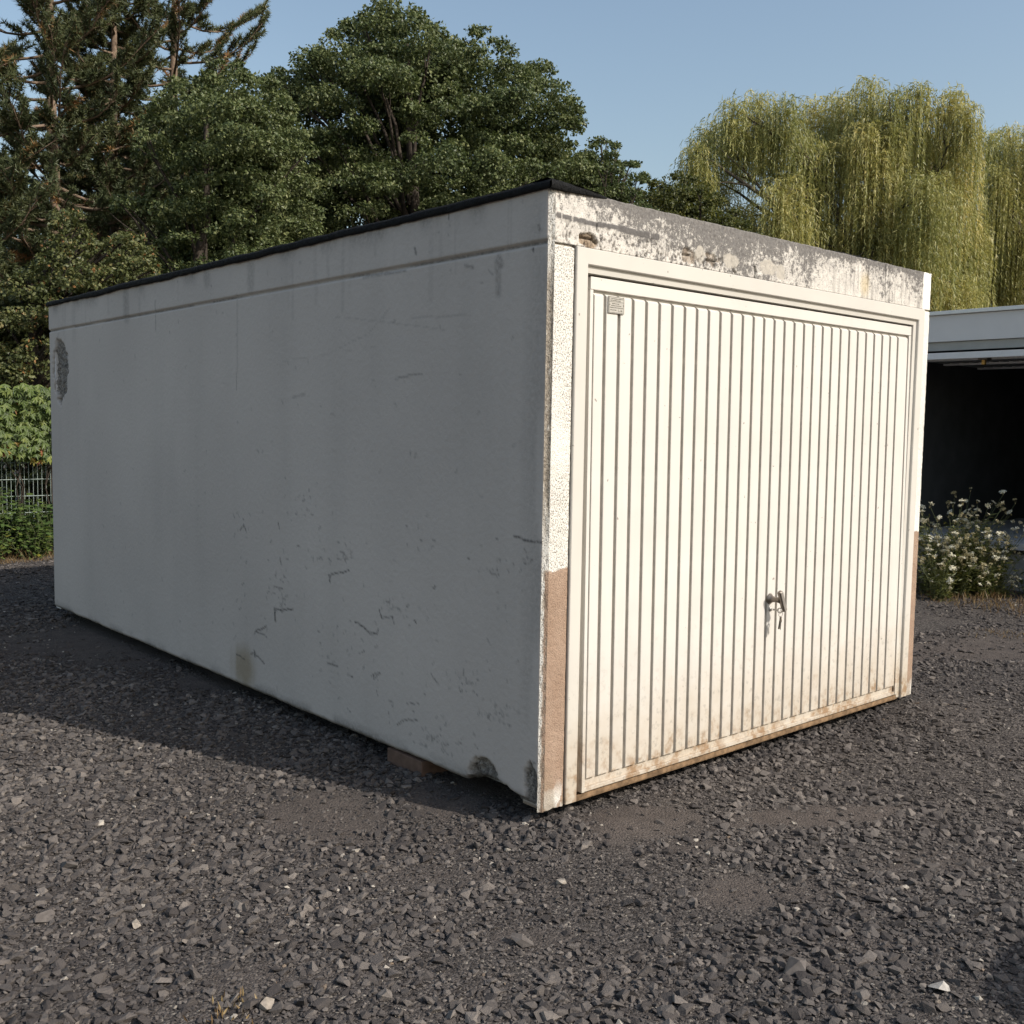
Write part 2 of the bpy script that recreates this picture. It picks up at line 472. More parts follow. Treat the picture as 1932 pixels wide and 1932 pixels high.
# ------------------------------------------------------------------ gravel (stuff, scattered stones)
def mat_stone():
    t = NT('slate_stone')
    tone = t.attr('tone', 'INSTANCER')
    c = t.ramp(tone, [(0.0, (0.047, 0.042, 0.041)), (0.35, (0.095, 0.084, 0.078)), (0.7, (0.148, 0.131, 0.119)), (0.9, (0.205, 0.18, 0.16)), (0.925, (0.2, 0.145, 0.10)), (0.94, (0.30, 0.27, 0.23)), (1.0, (0.52, 0.47, 0.40))])
    c = t.mix(t.math('MULTIPLY', t.ramp(t.noise(1.3, 5, 0.7), [(0.35, 0.0), (0.7, 1.0)]), 0.45), c, t.mix(0.5, c, (0.12, 0.105, 0.095)))
    t.bump(t.noise(3.0, 5, 0.7), 0.35, 0.15)
    return t.out(c, 0.85, 0.12)
M['stone'] = mat_stone()
stone_col = bpy.data.collections.new('stone_shapes')
def stone_mesh(seed, name='stone'):
    r = np.random.default_rng(seed)
    P = r.normal(size=(13, 3)); P /= np.linalg.norm(P, axis=1)[:, None]
    P *= r.uniform(0.72, 1.0, (13, 1))
    bm = bmesh.new()
    for p in P: bm.verts.new(p)
    res = bmesh.ops.convex_hull(bm, input=bm.verts)
    bmesh.ops.delete(bm, geom=[g for g in res['geom_interior'] if isinstance(g, bmesh.types.BMVert)], context='VERTS')
    bmesh.ops.dissolve_limit(bm, angle_limit=0.35, verts=bm.verts, edges=bm.edges)
    bmesh.ops.triangulate(bm, faces=bm.faces)
    me = bpy.data.meshes.new(name); bm.to_mesh(me); bm.free()
    me.materials.append(M['stone'])
    return me
NVAR = 14
for k in range(NVAR):
    o = bpy.data.objects.new('stone_shape', stone_mesh(100 + k)); stone_col.objects.link(o)

N0 = 900000
gxy = RNG.uniform([-4.0, -3.6], [9.5, 11.5], (N0, 2))
P = np.column_stack([gxy, np.full(N0, -0.07)])
u_, v_, z_ = px(P)
ok = (z_ > 1.2) & (u_ > -520) & (u_ < 2450) & (v_ < 2500)
inside = (gxy[:, 0] > 0.10) & (gxy[:, 0] < W - 0.1) & (gxy[:, 1] > 0.10) & (gxy[:, 1] < L - 0.1)
hidden = (gxy[:, 0] > 0.2) & (gxy[:, 0] < 6.0) & (gxy[:, 1] > 1.0) & (gxy[:, 1] < 9.0) & (gxy[:, 0] > 0.5 + (gxy[:, 1] - 1.0) * 0.05)
dens = np.interp(z_, [0, 4.0, 5.2, 7, 10, 14], [5200, 5000, 3600, 2100, 1200, 800]) / (N0 / (13.5 * 15.1))
dd = dirt_mask(gxy[:, 0], gxy[:, 1])
clump = smooth(0.3, 0.6, fbm(gxy[:, 0] * 1.6, gxy[:, 1] * 1.6, 21.0))
dens = dens * (1 - 0.66 * dd) * (0.7 + 0.5 * clump)
veg = (gxy[:, 1] > 9.7) | (gxy[:, 0] > 7.7)
ok &= ~inside & ~hidden & ~veg & (RNG.random(N0) < dens)
gp = P[ok]; gd = dd[ok]; gz = z_[ok]; gc = clump[ok]; n = len(gp)
s = np.exp(RNG.normal(math.log(0.0080), 0.60, n)) * (0.72 + 0.5 * gc)
s = np.where(RNG.random(n) < 0.014, s * 2.1, s)
s = np.clip(s * np.interp(gz, [0, 5, 8, 12], [1, 1.08, 1.3, 1.55]) * (1 - 0.5 * gd), 0.004, 0.036)
gp[:, 2] = hgt(gp[:, 0], gp[:, 1]) + s * 0.12 + 0.001
scl = np.column_stack([s, s * RNG.uniform(0.55, 0.9, n), s * RNG.uniform(0.3, 0.62, n)])
rot = np.column_stack([RNG.normal(0, 0.28, n), RNG.normal(0, 0.28, n), RNG.uniform(0, 6.28, n)])
tone = np.clip(0.38 + RNG.normal(0, 0.25, n) + 0.55 * (fbm(gp[:, 0] * 1.3, gp[:, 1] * 1.3, 31.0) - 0.5) - 0.06 * smooth(0.3, 1.5, gp[:, 0]), 0.02, 0.9)
pale_p = np.interp(gp[:, 0], [-2.5, 0.0, 2.0], [0.022, 0.012, 0.008])
pale = (RNG.random(n) < pale_p) & (s < 0.02)
tone = np.where(pale, RNG.uniform(0.915, 1.0, n), tone)
gme = bpy.data.meshes.new('gravel')
gme.vertices.add(n); gme.vertices.foreach_set('co', gp.astype(np.float32).ravel())
for nm, arr, ty in (('scl', scl, 'FLOAT_VECTOR'), ('rot', rot, 'FLOAT_VECTOR')):
    a = gme.attributes.new(nm, ty, 'POINT'); a.data.foreach_set('vector', arr.astype(np.float32).ravel())
a = gme.attributes.new('tone', 'FLOAT', 'POINT'); a.data.foreach_set('value', tone.astype(np.float32))
a = gme.attributes.new('var', 'INT', 'POINT'); a.data.foreach_set('value', RNG.integers(0, NVAR, n).astype(np.int32))
gravel = tag(link('gravel', gme), 'dark crushed slate gravel covering the yard', 'gravel', kind='stuff')
ng = bpy.data.node_groups.new('scatter_stones', 'GeometryNodeTree')
ng.interface.new_socket('Geometry', in_out='INPUT', socket_type='NodeSocketGeometry')
ng.interface.new_socket('Geometry', in_out='OUTPUT', socket_type='NodeSocketGeometry')
gi = ng.nodes.new('NodeGroupInput'); go = ng.nodes.new('NodeGroupOutput')
iop = ng.nodes.new('GeometryNodeInstanceOnPoints'); ci = ng.nodes.new('GeometryNodeCollectionInfo')
ci.inputs['Collection'].default_value = stone_col
ci.inputs['Separate Children'].default_value = True
ci.inputs['Reset Children'].default_value = True
def named(nm, ty):
    x = ng.nodes.new('GeometryNodeInputNamedAttribute'); x.data_type = ty; x.inputs[0].default_value = nm
    return x.outputs[0]
ng.links.new(gi.outputs[0], iop.inputs['Points'])
ng.links.new(ci.outputs[0], iop.inputs['Instance'])
iop.inputs['Pick Instance'].default_value = True
ng.links.new(named('var', 'INT'), iop.inputs['Instance Index'])
ng.links.new(named('rot', 'FLOAT_VECTOR'), iop.inputs['Rotation'])
ng.links.new(named('scl', 'FLOAT_VECTOR'), iop.inputs['Scale'])
ng.links.new(iop.outputs[0], go.inputs[0])
md = gravel.modifiers.new('scatter', 'NODES'); md.node_group = ng
print('gravel stones', n)

# ------------------------------------------------------------------ prefab garage
G = thing('prefab_garage', 'weathered white concrete garage with closed ribbed door, standing on dark gravel', 'garage', (0, 0, 0))
GROOVE = 2.199

def seg_dist(a, b, p0, p1):
    d = np.array([p1[0] - p0[0], p1[1] - p0[1]]); l2 = d @ d + 1e-12
    t = np.clip(((a - p0[0]) * d[0] + (b - p0[1]) * d[1]) / l2, 0, 1)
    return np.hypot(a - p0[0] - t * d[0], b - p0[1] - t * d[1])

def stroke(acc, a, b, pts, w, s):
    """rub a worn line of half-width w into the float field acc"""
    pts = np.asarray(pts)
    lo = pts.min(0) - 4 * w; hi = pts.max(0) + 4 * w
    mk = (a > lo[0]) & (a < hi[0]) & (b > lo[1]) & (b < hi[1])
    if not mk.any(): return
    aa, bb = a[mk], b[mk]
    d = np.full(aa.shape, 1e9)
    for i in range(len(pts) - 1):
        d = np.minimum(d, seg_dist(aa, bb, pts[i], pts[i + 1]))
    acc[mk] = np.maximum(acc[mk], s * (1 - smooth(w * 0.35, w * 1.25, d)))

def blob(a, b, c, rx, ry, n=None, amp=0.5):
    d = np.hypot((a - c[0]) / rx, (b - c[1]) / ry)
    if n is not None: d = d + (n - 0.5) * amp * 2
    return d

# ---- long shaded wall, plane x = 0, facing -x
ys = np.concatenate([np.arange(0.016, 3.0, 0.009), np.linspace(3.0, L, 230)])
zs = np.unique(np.concatenate([np.linspace(0.0, H, 265), GROOVE + np.array([-0.016, -0.009, -0.002, 0.002, 0.009, 0.014])]))
A, B = np.meshgrid(ys, zs)
sh = A.shape
a, b = A.ravel(), B.ravel()
nz = fbm(a * 9, b * 9, 4.0); nf = fbm(a * 60, b * 60, 6.0, 3)
x = 0.0030 * (fbm(a * 1.3, b * 1.3, 8.0) - 0.5) + 0.0012 * (fbm(a * 14, b * 14, 9.0) - 0.5)
gd_ = np.abs(b - GROOVE)
x = x + 0.011 * (1 - smooth(0.002, 0.013, gd_))
x = x - 0.003 * smooth(0.006, 0.016, b - GROOVE)
dirt = np.zeros_like(a); rust = np.zeros_like(a); spall = np.zeros_like(a)
def c7(*p): return [hit((500 + q[0] * 0.46584) / 1.32505, (1200 + q[1] * 0.46584) / 1.32505, 0, 0)[1:] for q in p]
def c6(*p): return [hit((100 + q[0] * 0.67288) / 1.32505, (500 + q[1] * 0.67288) / 1.32505, 0, 0)[1:] for q in p]
for pts, w, s_ in [
    ([(400, 690), (403, 750)], 0.010, 0.9), ([(400, 692), (450, 697), (500, 696)], 0.006, 0.8), ([(430, 680), (445, 655)], 0.005, 0.5),
    ([(695, 512), (697, 545)], 0.008, 0.8), ([(692, 512), (725, 500), (770, 495), (800, 482)], 0.005, 0.7),
    ([(830, 762), (880, 790), (910, 820), (950, 825), (958, 800)], 0.006, 0.75), ([(963, 695), (972, 735)], 0.006, 0.8),
    ([(972, 735), (1035, 735), (1040, 770)], 0.005, 0.6), ([(290, 825), (305, 803), (330, 800), (355, 785)], 0.006, 0.7), ([(300, 815), (330, 820), (360, 840)], 0.005, 0.6),
    ([(270, 930), (295, 938), (320, 960), (345, 990)], 0.006, 0.7), ([(290, 920), (295, 950)], 0.009, 0.8), ([(195, 940), (220, 950), (240, 965)], 0.005, 0.6),
    ([(1690, 300), (1740, 320), (1790, 325), (1840, 332)], 0.006, 0.8), ([(1060, 1320), (1090, 1298), (1170, 1297)], 0.0045, 0.6),
    ([(1110, 1205), (1170, 1205)], 0.004, 0.6), ([(790, 1045), (820, 1060)], 0.005, 0.7), ([(685, 985), (710, 990), (740, 998)], 0.006, 0.6),
    ([(920, 1050), (965, 1040), (935, 1070), (930, 1052)], 0.005, 0.6), ([(430, 420), (437, 455)], 0.006, 0.7), ([(945, 1130), (955, 1160)], 0.005, 0.5),
    ([(1010, 1180), (1035, 1195), (1030, 1215)], 0.004, 0.5), ([(215, 270), (235, 240), (250, 280)], 0.006, 0.6), ([(420, 230), (425, 260)], 0.006, 0.8),
    ([(1250, 580), (1262, 574)], 0.006, 0.9), ([(1150, 755), (1160, 765)], 0.006, 0.8), ([(1010, 1240), (1020, 1320)], 0.003, 0.4),
    ([(0, 1010), (400, 1010)], 0.004, 0.0), ([(395, 570), (445, 588)], 0.004, 0.5), ([(735, 425), (815, 420)], 0.004, 0.4),
    ([(1240, 1040), (1280, 1090)], 0.004, 0.5), ([(1430, 1060), (1425, 1100)], 0.005, 0.5)]:
    p = np.array(c7(*pts))
    stroke(dirt, a + 0.012 * (nf - 0.5), b + 0.014 * (nz - 0.5), p, w, min(1.0, s_ * 1.3))
for pts, w, s_ in [
    ([(1522, 36), (1522, 138)], 0.004, 0.85), ([(1700, 225), (1703, 345)], 0.022, 0.4), ([(1705, 215), (1712, 240)], 0.02, 0.5), ([(1320, 662), (1420, 645)], 0.006, 0.5),
    ([(730, 640), (730, 702)], 0.006, 0.5), ([(733, 350), (733, 640)], 0.012, 0.22), ([(430, 375), (430, 485)], 0.009, 0.5), ([(1300, 400), (1220, 500), (1100, 555)], 0.004, 0.22),
    ([(1100, 435), (1300, 455), (1500, 480)], 0.004, 0.22), ([(1380, 437), (1600, 428)], 0.004, 0.25), ([(320, 330), (322, 430)], 0.06, 0.4), ([(620, 250), (622, 300)], 0.05, 0.35),
    ([(785, 225), (785, 320)], 0.05, 0.3), ([(1200, 285), (1360, 262)], 0.009, 0.5), ([(1395, 180), (1400, 200)], 0.008, 0.9), ([(1855, 95), (1858, 115)], 0.008, 0.9),
    ([(1830, 178), (1832, 184)], 0.008, 1.0), ([(940, 730), (985, 724)], 0.009, 0.35), ([(1580, 245), (1610, 250)], 0.008, 0.5), ([(900, 600), (1250, 545)], 0.003, 0.15)]:
    stroke(dirt, a + 0.010 * (nf - 0.5), b + 0.014 * (nz - 0.5), np.array(c6(*pts)), w, s_)
# clustered knocks and pock marks
for (cx, cy, n_, sp_) in [(560, 130, 22, 55), (780, 390, 14, 40), (430, 630, 16, 30), (1020, 670, 12, 25), (450, 480, 10, 60), (1590, 1260, 34, 50), (1230, 1390, 26, 70),
                          (1430, 1070, 24, 50), (1780, 450, 22, 40), (700, 900, 12, 60), (230, 250, 12, 40), (1580, 450, 14, 50), (1200, 290, 8, 60), (850, 800, 12, 80), (1380, 1430, 20, 60),
                          (600, 420, 14, 60), (300, 600, 14, 90), (1100, 720, 10, 40), (1650, 700, 8, 120), (900, 1000, 10, 120)]:
    for k in range(n_):
        q = (cx + random.gauss(0, sp_), cy + random.gauss(0, sp_))
        q2 = (q[0] + random.gauss(0, 7), q[1] + random.gauss(0, 8))
        stroke(dirt, a, b, np.array(c7(q, q2)), random.uniform(0.004, 0.007), random.uniform(0.25, 0.7))
for k in range(220):
    y0, z0 = random.uniform(0.05, L - 0.05), random.uniform(0.05, H - 0.02)
    stroke(dirt, a, b, np.array([(y0, z0), (y0 + random.gauss(0, 0.012), z0 + random.gauss(0, 0.014))]), random.uniform(0.004, 0.008), random.uniform(0.12, 0.5))
for k in range(46):
    y0 = random.uniform(0.05, L - 0.05); z0 = H - random.uniform(0, 0.02); dz = random.uniform(0.04, 0.34)
    stroke(dirt, a + 0.006 * (nz - 0.5), b, np.array([(y0, z0), (y0 + random.gauss(0, 0.006), z0 - dz)]), random.uniform(0.004, 0.022), random.uniform(0.05, 0.2))
# dirt under the roof edge, in the groove and along the foot
top_n = fbm(a * 7, b * 2, 12.0)
dirt = np.maximum(dirt, smooth(0.12, 0.0, H - b) * smooth(0.45, 0.75, top_n) * 0.5)
dirt = np.maximum(dirt, (1 - smooth(0.002, 0.010, gd_)) * (0.25 + 0.45 * smooth(0.4, 0.6, fbm(a * 3, b * 0, 15.0))))
foot = smooth(0.075, 0.0, b) * smooth(0.38, 0.62, fbm(a * 5, b * 9, 13.0))
dirt = np.maximum(dirt, 0.7 * foot)
cor = smooth(0.22, 0.0, a) * smooth(0.45, 0.7, fbm(a * 10, b * 2.2, 14.0))
dirt = np.maximum(dirt, 0.3 * cor)
pr = np.array(c7((235, 1010)))[0]
rust = (1 - smooth(0.25, 1.1, np.hypot((a - pr[0]) / 0.17, (b - pr[1]) / 0.16) + 0.5 * (fbm(a * 22, b * 3, 16.0) - 0.5)))
# broken-out patches: high at the back corner, and at the foot next to the front corner
nn = 0.55 * fbm(a * 16, b * 16, 18.0) + 0.45 * fbm(a * 48, b * 48, 18.5)
d1 = blob(a, b, (5.49, 1.885), 0.175, 0.25, nn, 0.42)
spall = np.maximum(spall, 1 - smooth(0.90, 1.0, d1))
d2 = blob(a, b, (0.33, 0.00), 0.125, 0.095, nn, 0.55)
d3 = blob(a, b, (0.055, 0.085), 0.035, 0.11, nn, 0.7)
d4 = blob(a, b, (0.085, 0.0), 0.10, 0.035, nn, 0.5)
d2 = blob(a, b, (0.35, 0.045), 0.085, 0.062, nn, 0.6)
d4 = (b + 0.0 * a) / (0.022 + 0.03 * np.clip(nn - 0.3, 0, 1)) + 9 * (smooth(0.44, 0.5, a) + smooth(0.035, 0.015, a))
for d_ in (d2, d3, d4): spall = np.maximum(spall, 1 - smooth(0.88, 1.0, d_))
depth_s = 0.010 + 0.034 * fbm(a * 46, b * 46, 19.0, 3)
x = x + spall * depth_s + 0.02 * (1 - smooth(0.0, 0.7, d3))
x = np.where(a < 0.135, np.minimum(x, 0.0165), x)
# ragged lower edge: move the lowest rows up where the foot is broken away
zz = b.copy()
edge = 0.010 * fbm(ys * 6, ys * 0, 22.0) + 0.004 * fbm(ys * 40, ys * 0, 23.0)
edge = edge + 0.036 * smooth(0.48, 0.33, ys) * smooth(0.125, 0.25, ys) + 0.010 * smooth(0.5, 0.4, ys) * smooth(0.125, 0.18, ys) * (fbm(ys * 30, ys * 0, 24.0) - 0.4) * 2 + 0.006 * np.exp(-((ys - 0.75) / 0.4) ** 2)
Eg = np.tile(edge, len(zs))
zz = Eg + (zz / H) * (H - Eg) * 1.0
zz = np.where(b > 0.3, b, Eg + b / 0.3 * (0.3 - Eg))
for pts, w_ in (([(0.062, 0.185), (0.05, 0.14), (0.046, 0.09), (0.036, 0.05), (0.05, 0.02)], 0.007), ([(0.012, 0.20), (0.05, 0.185), (0.062, 0.17)], 0.004), ([(0.046, 0.06), (0.02, 0.045)], 0.006), ([(5.52, 1.93), (5.47, 1.915), (5.40, 1.93)], 0.010), ([(5.49, 1.80), (5.485, 1.70)], 0.010), ([(5.56, 1.99), (5.50, 1.985)], 0.012)):
    stroke(dirt, a + 0.008 * (nf - 0.5), b + 0.008 * (nz - 0.5), np.array(pts), w_, 1.0)
# rounded foot
x = x + 0.014 * smooth(0.018, 0.0, b)
dirt = np.maximum(dirt, 0.3 * smooth(0.012, 0.0, b))
Vw = np.column_stack([x, a, zz])
nyw, nzw = len(ys), len(zs)
idx = np.arange(nyw * nzw).reshape(nzw, nyw)
Fw = np.stack([idx[:-1, :-1], idx[1:, :-1], idx[1:, 1:], idx[:-1, 1:]], -1).reshape(-1, 4)
# give it thickness
per = np.concatenate([idx[0, :], idx[1:, -1], idx[-1, ::-1][1:], idx[::-1, 0][1:-1]])
Vb = Vw[per].copy(); Vb[:, 0] = 0.10
k0 = len(Vw)
q = np.arange(len(per)); q2 = (q + 1) % len(per)
Fs = np.stack([per[q], per[q2], k0 + q2, k0 + q], -1)
ext = lambda arr: np.concatenate([arr, arr[per]])
wall_me = np_mesh('wall', np.concatenate([Vw, Vb]), np.concatenate([Fw, Fs]), {'dirt': ext(dirt), 'rust': ext(rust), 'spall': ext(spall)}, True)
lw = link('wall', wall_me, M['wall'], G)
lw['label'] = 'long shaded side wall with scratches and broken foot'

# ---- front corner arris, lintel and pillars
def front_grid(x0, x1, z0, z1, step, name, mat, kind):
    xs = np.linspace(x0, x1, max(4, int((x1 - x0) / step)))
    zs = np.linspace(z0, z1, max(4, int((z1 - z0) / step)))
    A, B = np.meshgrid(xs, zs); a, b = A.ravel(), B.ravel()
    att = {}
    rough = fbm(a * 95, b * 70, 30.0, 2)
    y = -0.003 * (rough - 0.5)
    zero = np.zeros_like(a)
    if kind == 'pillar':
        pit = 0.45 + 0.55 * smooth(0.4, 0.6, fbm(a * 5, b * 5, 35.0))
        if x0 > 1: pit = pit * smooth(0.4, 0.6, fbm(a * 3, b * 2, 35.5))
        line = 0.955 + 0.02 * (fbm(a * 20, b * 0, 36.0) - 0.5) + 0.012 * (a - x0)
        br = smooth(0.0025, -0.0025, b - line)
        br = br * (1 - smooth(0.13, 0.03, b) * smooth(0.5, 0.56, fbm(a * 30, b * 18, 37.0)) * 0.9)
        pit = pit * np.where(b < line, 0.45, 1.0)
        low = smooth(0.22, 0.02, b + 0.1 * (fbm(a * 12, b * 6, 38.0) - 0.5))
        dirt = 0.65 * low * smooth(0.35, 0.6, fbm(a * 20, b * 9, 39.0))
        spl = smooth(0.012, 0.0, b - 0.02 - 0.03 * (fbm(a * 25, b * 0, 41.0) - 0.5)) * 0.3
        y = y + 0.010 * (1 - smooth(0.002, 0.009, np.abs(b - GROOVE + 0.004)))
        dirt = np.maximum(dirt, 0.6 * (1 - smooth(0.002, 0.007, np.abs(b - GROOVE + 0.004))))
        att = {'pit': pit, 'brown': br, 'dirt': dirt, 'spall': spl}
    else:
        t_ = (b - z0) / (z1 - z0)
        fx = a / W
        left_white = smooth(0.5, 0.1, a) * 0.085
        mid_grey = 0.035 * np.exp(-((a - 1.0) / 0.5) ** 2)
        grey = 0.5 - 0.015 + 0.11 * (t_ - 0.45) - left_white + mid_grey + 0.09 * smooth(0.75, 1.0, t_) + 0.06 * (fbm(a * 2.3, b * 3, 50.0) - 0.5)
        right = smooth(1.7, 2.2, a)
        grey = grey - 0.05 * right
        pit = smooth(0.38, 0.30, fbm(a * 110, b * 75, 43.0, 2)) * smooth(0.62, 0.2, t_ + 0.3 * fx) * smooth(0.0, 0.5, 1.4 - a)
        paint = zero.copy(); mort = zero.copy(); spl = zero.copy(); yel = zero.copy()
        P4 = lambda *p: [hit((1300 + q[0] * 0.25880) / 1.32505, (400 + q[1] * 0.25880) / 1.32505, 1, 0)[[0, 2]] for q in p]
        P1 = lambda *p: [hit((1660 + q[0] * 0.36232) / 1.32505, (560 + q[1] * 0.36232) / 1.32505, 1, 0)[[0, 2]] for q in p]
        nn = fbm(a * 70, b * 70, 44.0, 3)
        stroke(paint, a + 0.004 * (nn - 0.5), b + 0.008 * (nn - 0.5), np.array(P4((365, 530), (540, 575), (740, 622), (960, 655))), 0.0125, 1.0)
        stroke(paint, a + 0.004 * (nn - 0.5), b + 0.008 * (nn - 0.5), np.array(P4((960, 660), (1120, 705), (1330, 745))), 0.0165, 1.0)
        paint = smooth(0.3, 0.7, paint)
        for q in ((403, 540), (507, 560), (1257, 740)):
            c_ = P4(q)[0]; paint = paint * smooth(0.001, 0.004, np.abs(a - c_[0]))
        def spot(c_, rx, rz, amp=0.5):
            return 1 - smooth(0.88, 1.0, blob(a, b, c_, rx, rz, fbm(a * 45, b * 45, 46.0, 3), amp))
        spl = np.maximum(spl, spot(P4((660, 775))[0], 0.052, 0.030))
        spl = np.maximum(spl, 0.6 * spot(P4((1625, 930))[0], 0.045, 0.034, 0.7))
        spl = np.maximum(spl, 0.55 * spot(P4((1860, 965))[0], 0.05, 0.025, 0.7))
        for q in ((250, 210, 0.035, 0.04), (460, 255, 0.06, 0.032), (720, 300, 0.075, 0.034), (805, 335, 0.04, 0.04)):
            mort = np.maximum(mort, spot(P1(q[:2])[0], q[2], q[3], 0.3))
        crack = zero.copy()
        wob = 0.006 * (nn - 0.5)
        stroke(crack, a + wob, b, np.array(P1((1530, 280), (1528, 400), (1525, 545))), 0.0035, 1)
        stroke(crack, a + wob, b, np.array(P4((745, 490), (742, 600), (740, 690))), 0.0025, 1)
        stroke(crack, a + wob, b, np.array(P1((625, 300), (635, 330), (628, 375))), 0.009, 1)
        stroke(crack, a + wob, b, np.array(P1((405, 240), (400, 290))), 0.006, 1)
        stroke(crack, a + wob, b, np.array(P1((480, 315), (500, 340))), 0.006, 1)
        stroke(crack, a + wob, b, np.array(P4((600, 742), (720, 765))), 0.004, 1)
        stroke(crack, a + wob, b, np.array(P1((130, 208), (185, 214))), 0.004, 1)
        stroke(crack, a + wob, b, np.array(P1((290, 245), (375, 260))), 0.004, 1)
        pit = np.maximum(pit, crack)
        yel = 1 - smooth(0.2, 1.0, blob(a, b, P1((1385, 420))[0], 0.07, 0.09))
        clean = smooth(-0.008, 0.008, a - 2.855 + 0.03 * (fbm(a * 30, b * 30, 47.0) - 0.5))
        y = y + 0.012 * spl * (0.6 + fbm(a * 60, b * 60, 48.0, 2)) + 0.004 * pit + 0.010 * crack - 0.001 * paint
        att = {'grey': grey, 'pit': pit, 'paint': paint, 'mortar': mort, 'spall': spl, 'yellow': yel, 'clean': clean, 'streak': right * (1 - clean)}
    na, nb = len(xs), len(zs)
    idx = np.arange(na * nb).reshape(nb, na)
    V = np.column_stack([a, y, b])
    # uneven edges
    if kind == 'pillar':
        bot = idx[0, :]; V[bot, 2] += 0.012 * (fbm(xs * 60, xs * 0, 60.0) - 0.3)
    else:
        tp = idx[-1, :]; V[tp, 2] += 0.006 * (fbm(xs * 25, xs * 0, 61.0) - 0.5)
    Fq = np.stack([idx[:-1, :-1], idx[:-1, 1:], idx[1:, 1:], idx[1:, :-1]], -1).reshape(-1, 4)
    per = np.concatenate([idx[0, :], idx[1:, -1], idx[-1, ::-1][1:], idx[::-1, 0][1:-1]])
    Vb = V[per].copy(); Vb[:, 1] = 0.12
    q = np.arange(len(per)); q2 = (q + 1) % len(per)
    Fs = np.stack([per[q2], per[q], len(V) + q, len(V) + q2], -1)
    att = {k: np.concatenate([w_, w_[per]]) for k, w_ in att.items()}
    return link(name, np_mesh(name, np.concatenate([V, Vb]), np.concatenate([Fq, Fs]), att, True), mat, G)

CX = 0.020                                                   # start of the front face, after the worn arris
lin = front_grid(CX, W, GROOVE, H, 0.0042, 'lintel', M['lintel'], 'lintel'); lin['label'] = 'stained lintel with flaking grey and white paint'
pl = front_grid(CX, 0.124, 0.0, GROOVE - 0.001, 0.0040, 'pillar', M['stucco'], 'pillar'); pl['label'] = 'roughcast pillar, white above and brown below'
pr_ = front_grid(2.872, W, 0.0, GROOVE - 0.001, 0.0040, 'pillar', M['stucco'], 'pillar'); pr_['label'] = 'narrow roughcast pillar at the far side of the door'

# worn corner strip
zc = np.linspace(0.0, H, 420)
tt = np.linspace(0, 1, 6)
TT, ZC = np.meshgrid(tt, zc)
t1, z1 = TT.ravel(), ZC.ravel()
mid = np.sin(t1 * math.pi)
xx = CX * t1; yy = 0.016 * (1 - t1)
n1 = fbm(t1 * 3, z1 * 28, 70.0); n2 = fbm(t1 * 5, z1 * 90, 71.0, 2)
push = mid * (0.003 * (n1 - 0.5) + 0.0035 * (n2 - 0.5))
worn = smooth(0.96, 1.3, z1 + 0.3 * (n1 - 0.5)) * smooth(0.15, 0.35, n1) * smooth(2.35, 2.15, z1 + 0.3 * n1)
worn = np.maximum(worn, smooth(0.58, 0.72, n1) * 0.7)
cut = mid * 0.004 * worn
xx = xx + (push + cut) * 0.7; yy = yy + (push + cut) * 0.7
brc = smooth(0.01, -0.01, z1 - 0.955) * smooth(0.35, 0.5, t1 + 0.3 * (n1 - 0.5))
pitc = smooth(0.36, 0.28, n2) * mid
idx = np.arange(len(t1)).reshape(len(zc), 6)
Fc = np.stack([idx[:-1, :-1], idx[:-1, 1:], idx[1:, 1:], idx[1:, :-1]], -1).reshape(-1, 4)
Vc = np.column_stack([xx, yy, z1])
# bring the ends in behind the faces so no slit opens
Vc[idx[:, 0], 0] += 0.0
link('corner_edge', np_mesh('corner_edge', Vc, Fc, {'pit': pitc * 0 + 0.7, 'brown': brc, 'dirt': 0.35 * smooth(0.3, 0.05, z1) + 0.25 * smooth(2.19, 2.21, z1) * smooth(.4, .6, n1), 'spall': np.clip(worn, 0, 1)}, True), M['stucco'], G)

# remaining shell
b_ = MB(); b_.box((W - 0.10, 0.125, 0.0), (W, L - 0.102, GROOVE - 0.012)); b_.box((W - 0.10, 0.125, GROOVE + 0.010), (W, L - 0.102, H)); b_.box((W - 0.10, 0.125, GROOVE - 0.012), (W - 0.012, L - 0.102, GROOVE + 0.010))
link('wall', b_.mesh('wall_side'), M['garage2'], G)
b_ = MB(); b_.box((0.012, L - 0.10, 0.0), (W - 0.002, L - 0.003, H - 0.002)); link('wall', b_.mesh('wall_back'), M['garage2'], G)
b_ = MB(); b_.box((0.102, 0.14, 0.006), (W - 0.104, L - 0.104, 0.10)); link('floor_slab', b_.mesh('floor_slab'), M['concrete'], G)
b_ = MB(); b_.box((0.102, 0.122, 2.28), (W - 0.104, L - 0.104, H - 0.006)); link('roof_slab', b_.mesh('roof_slab'), M['concrete'], G)

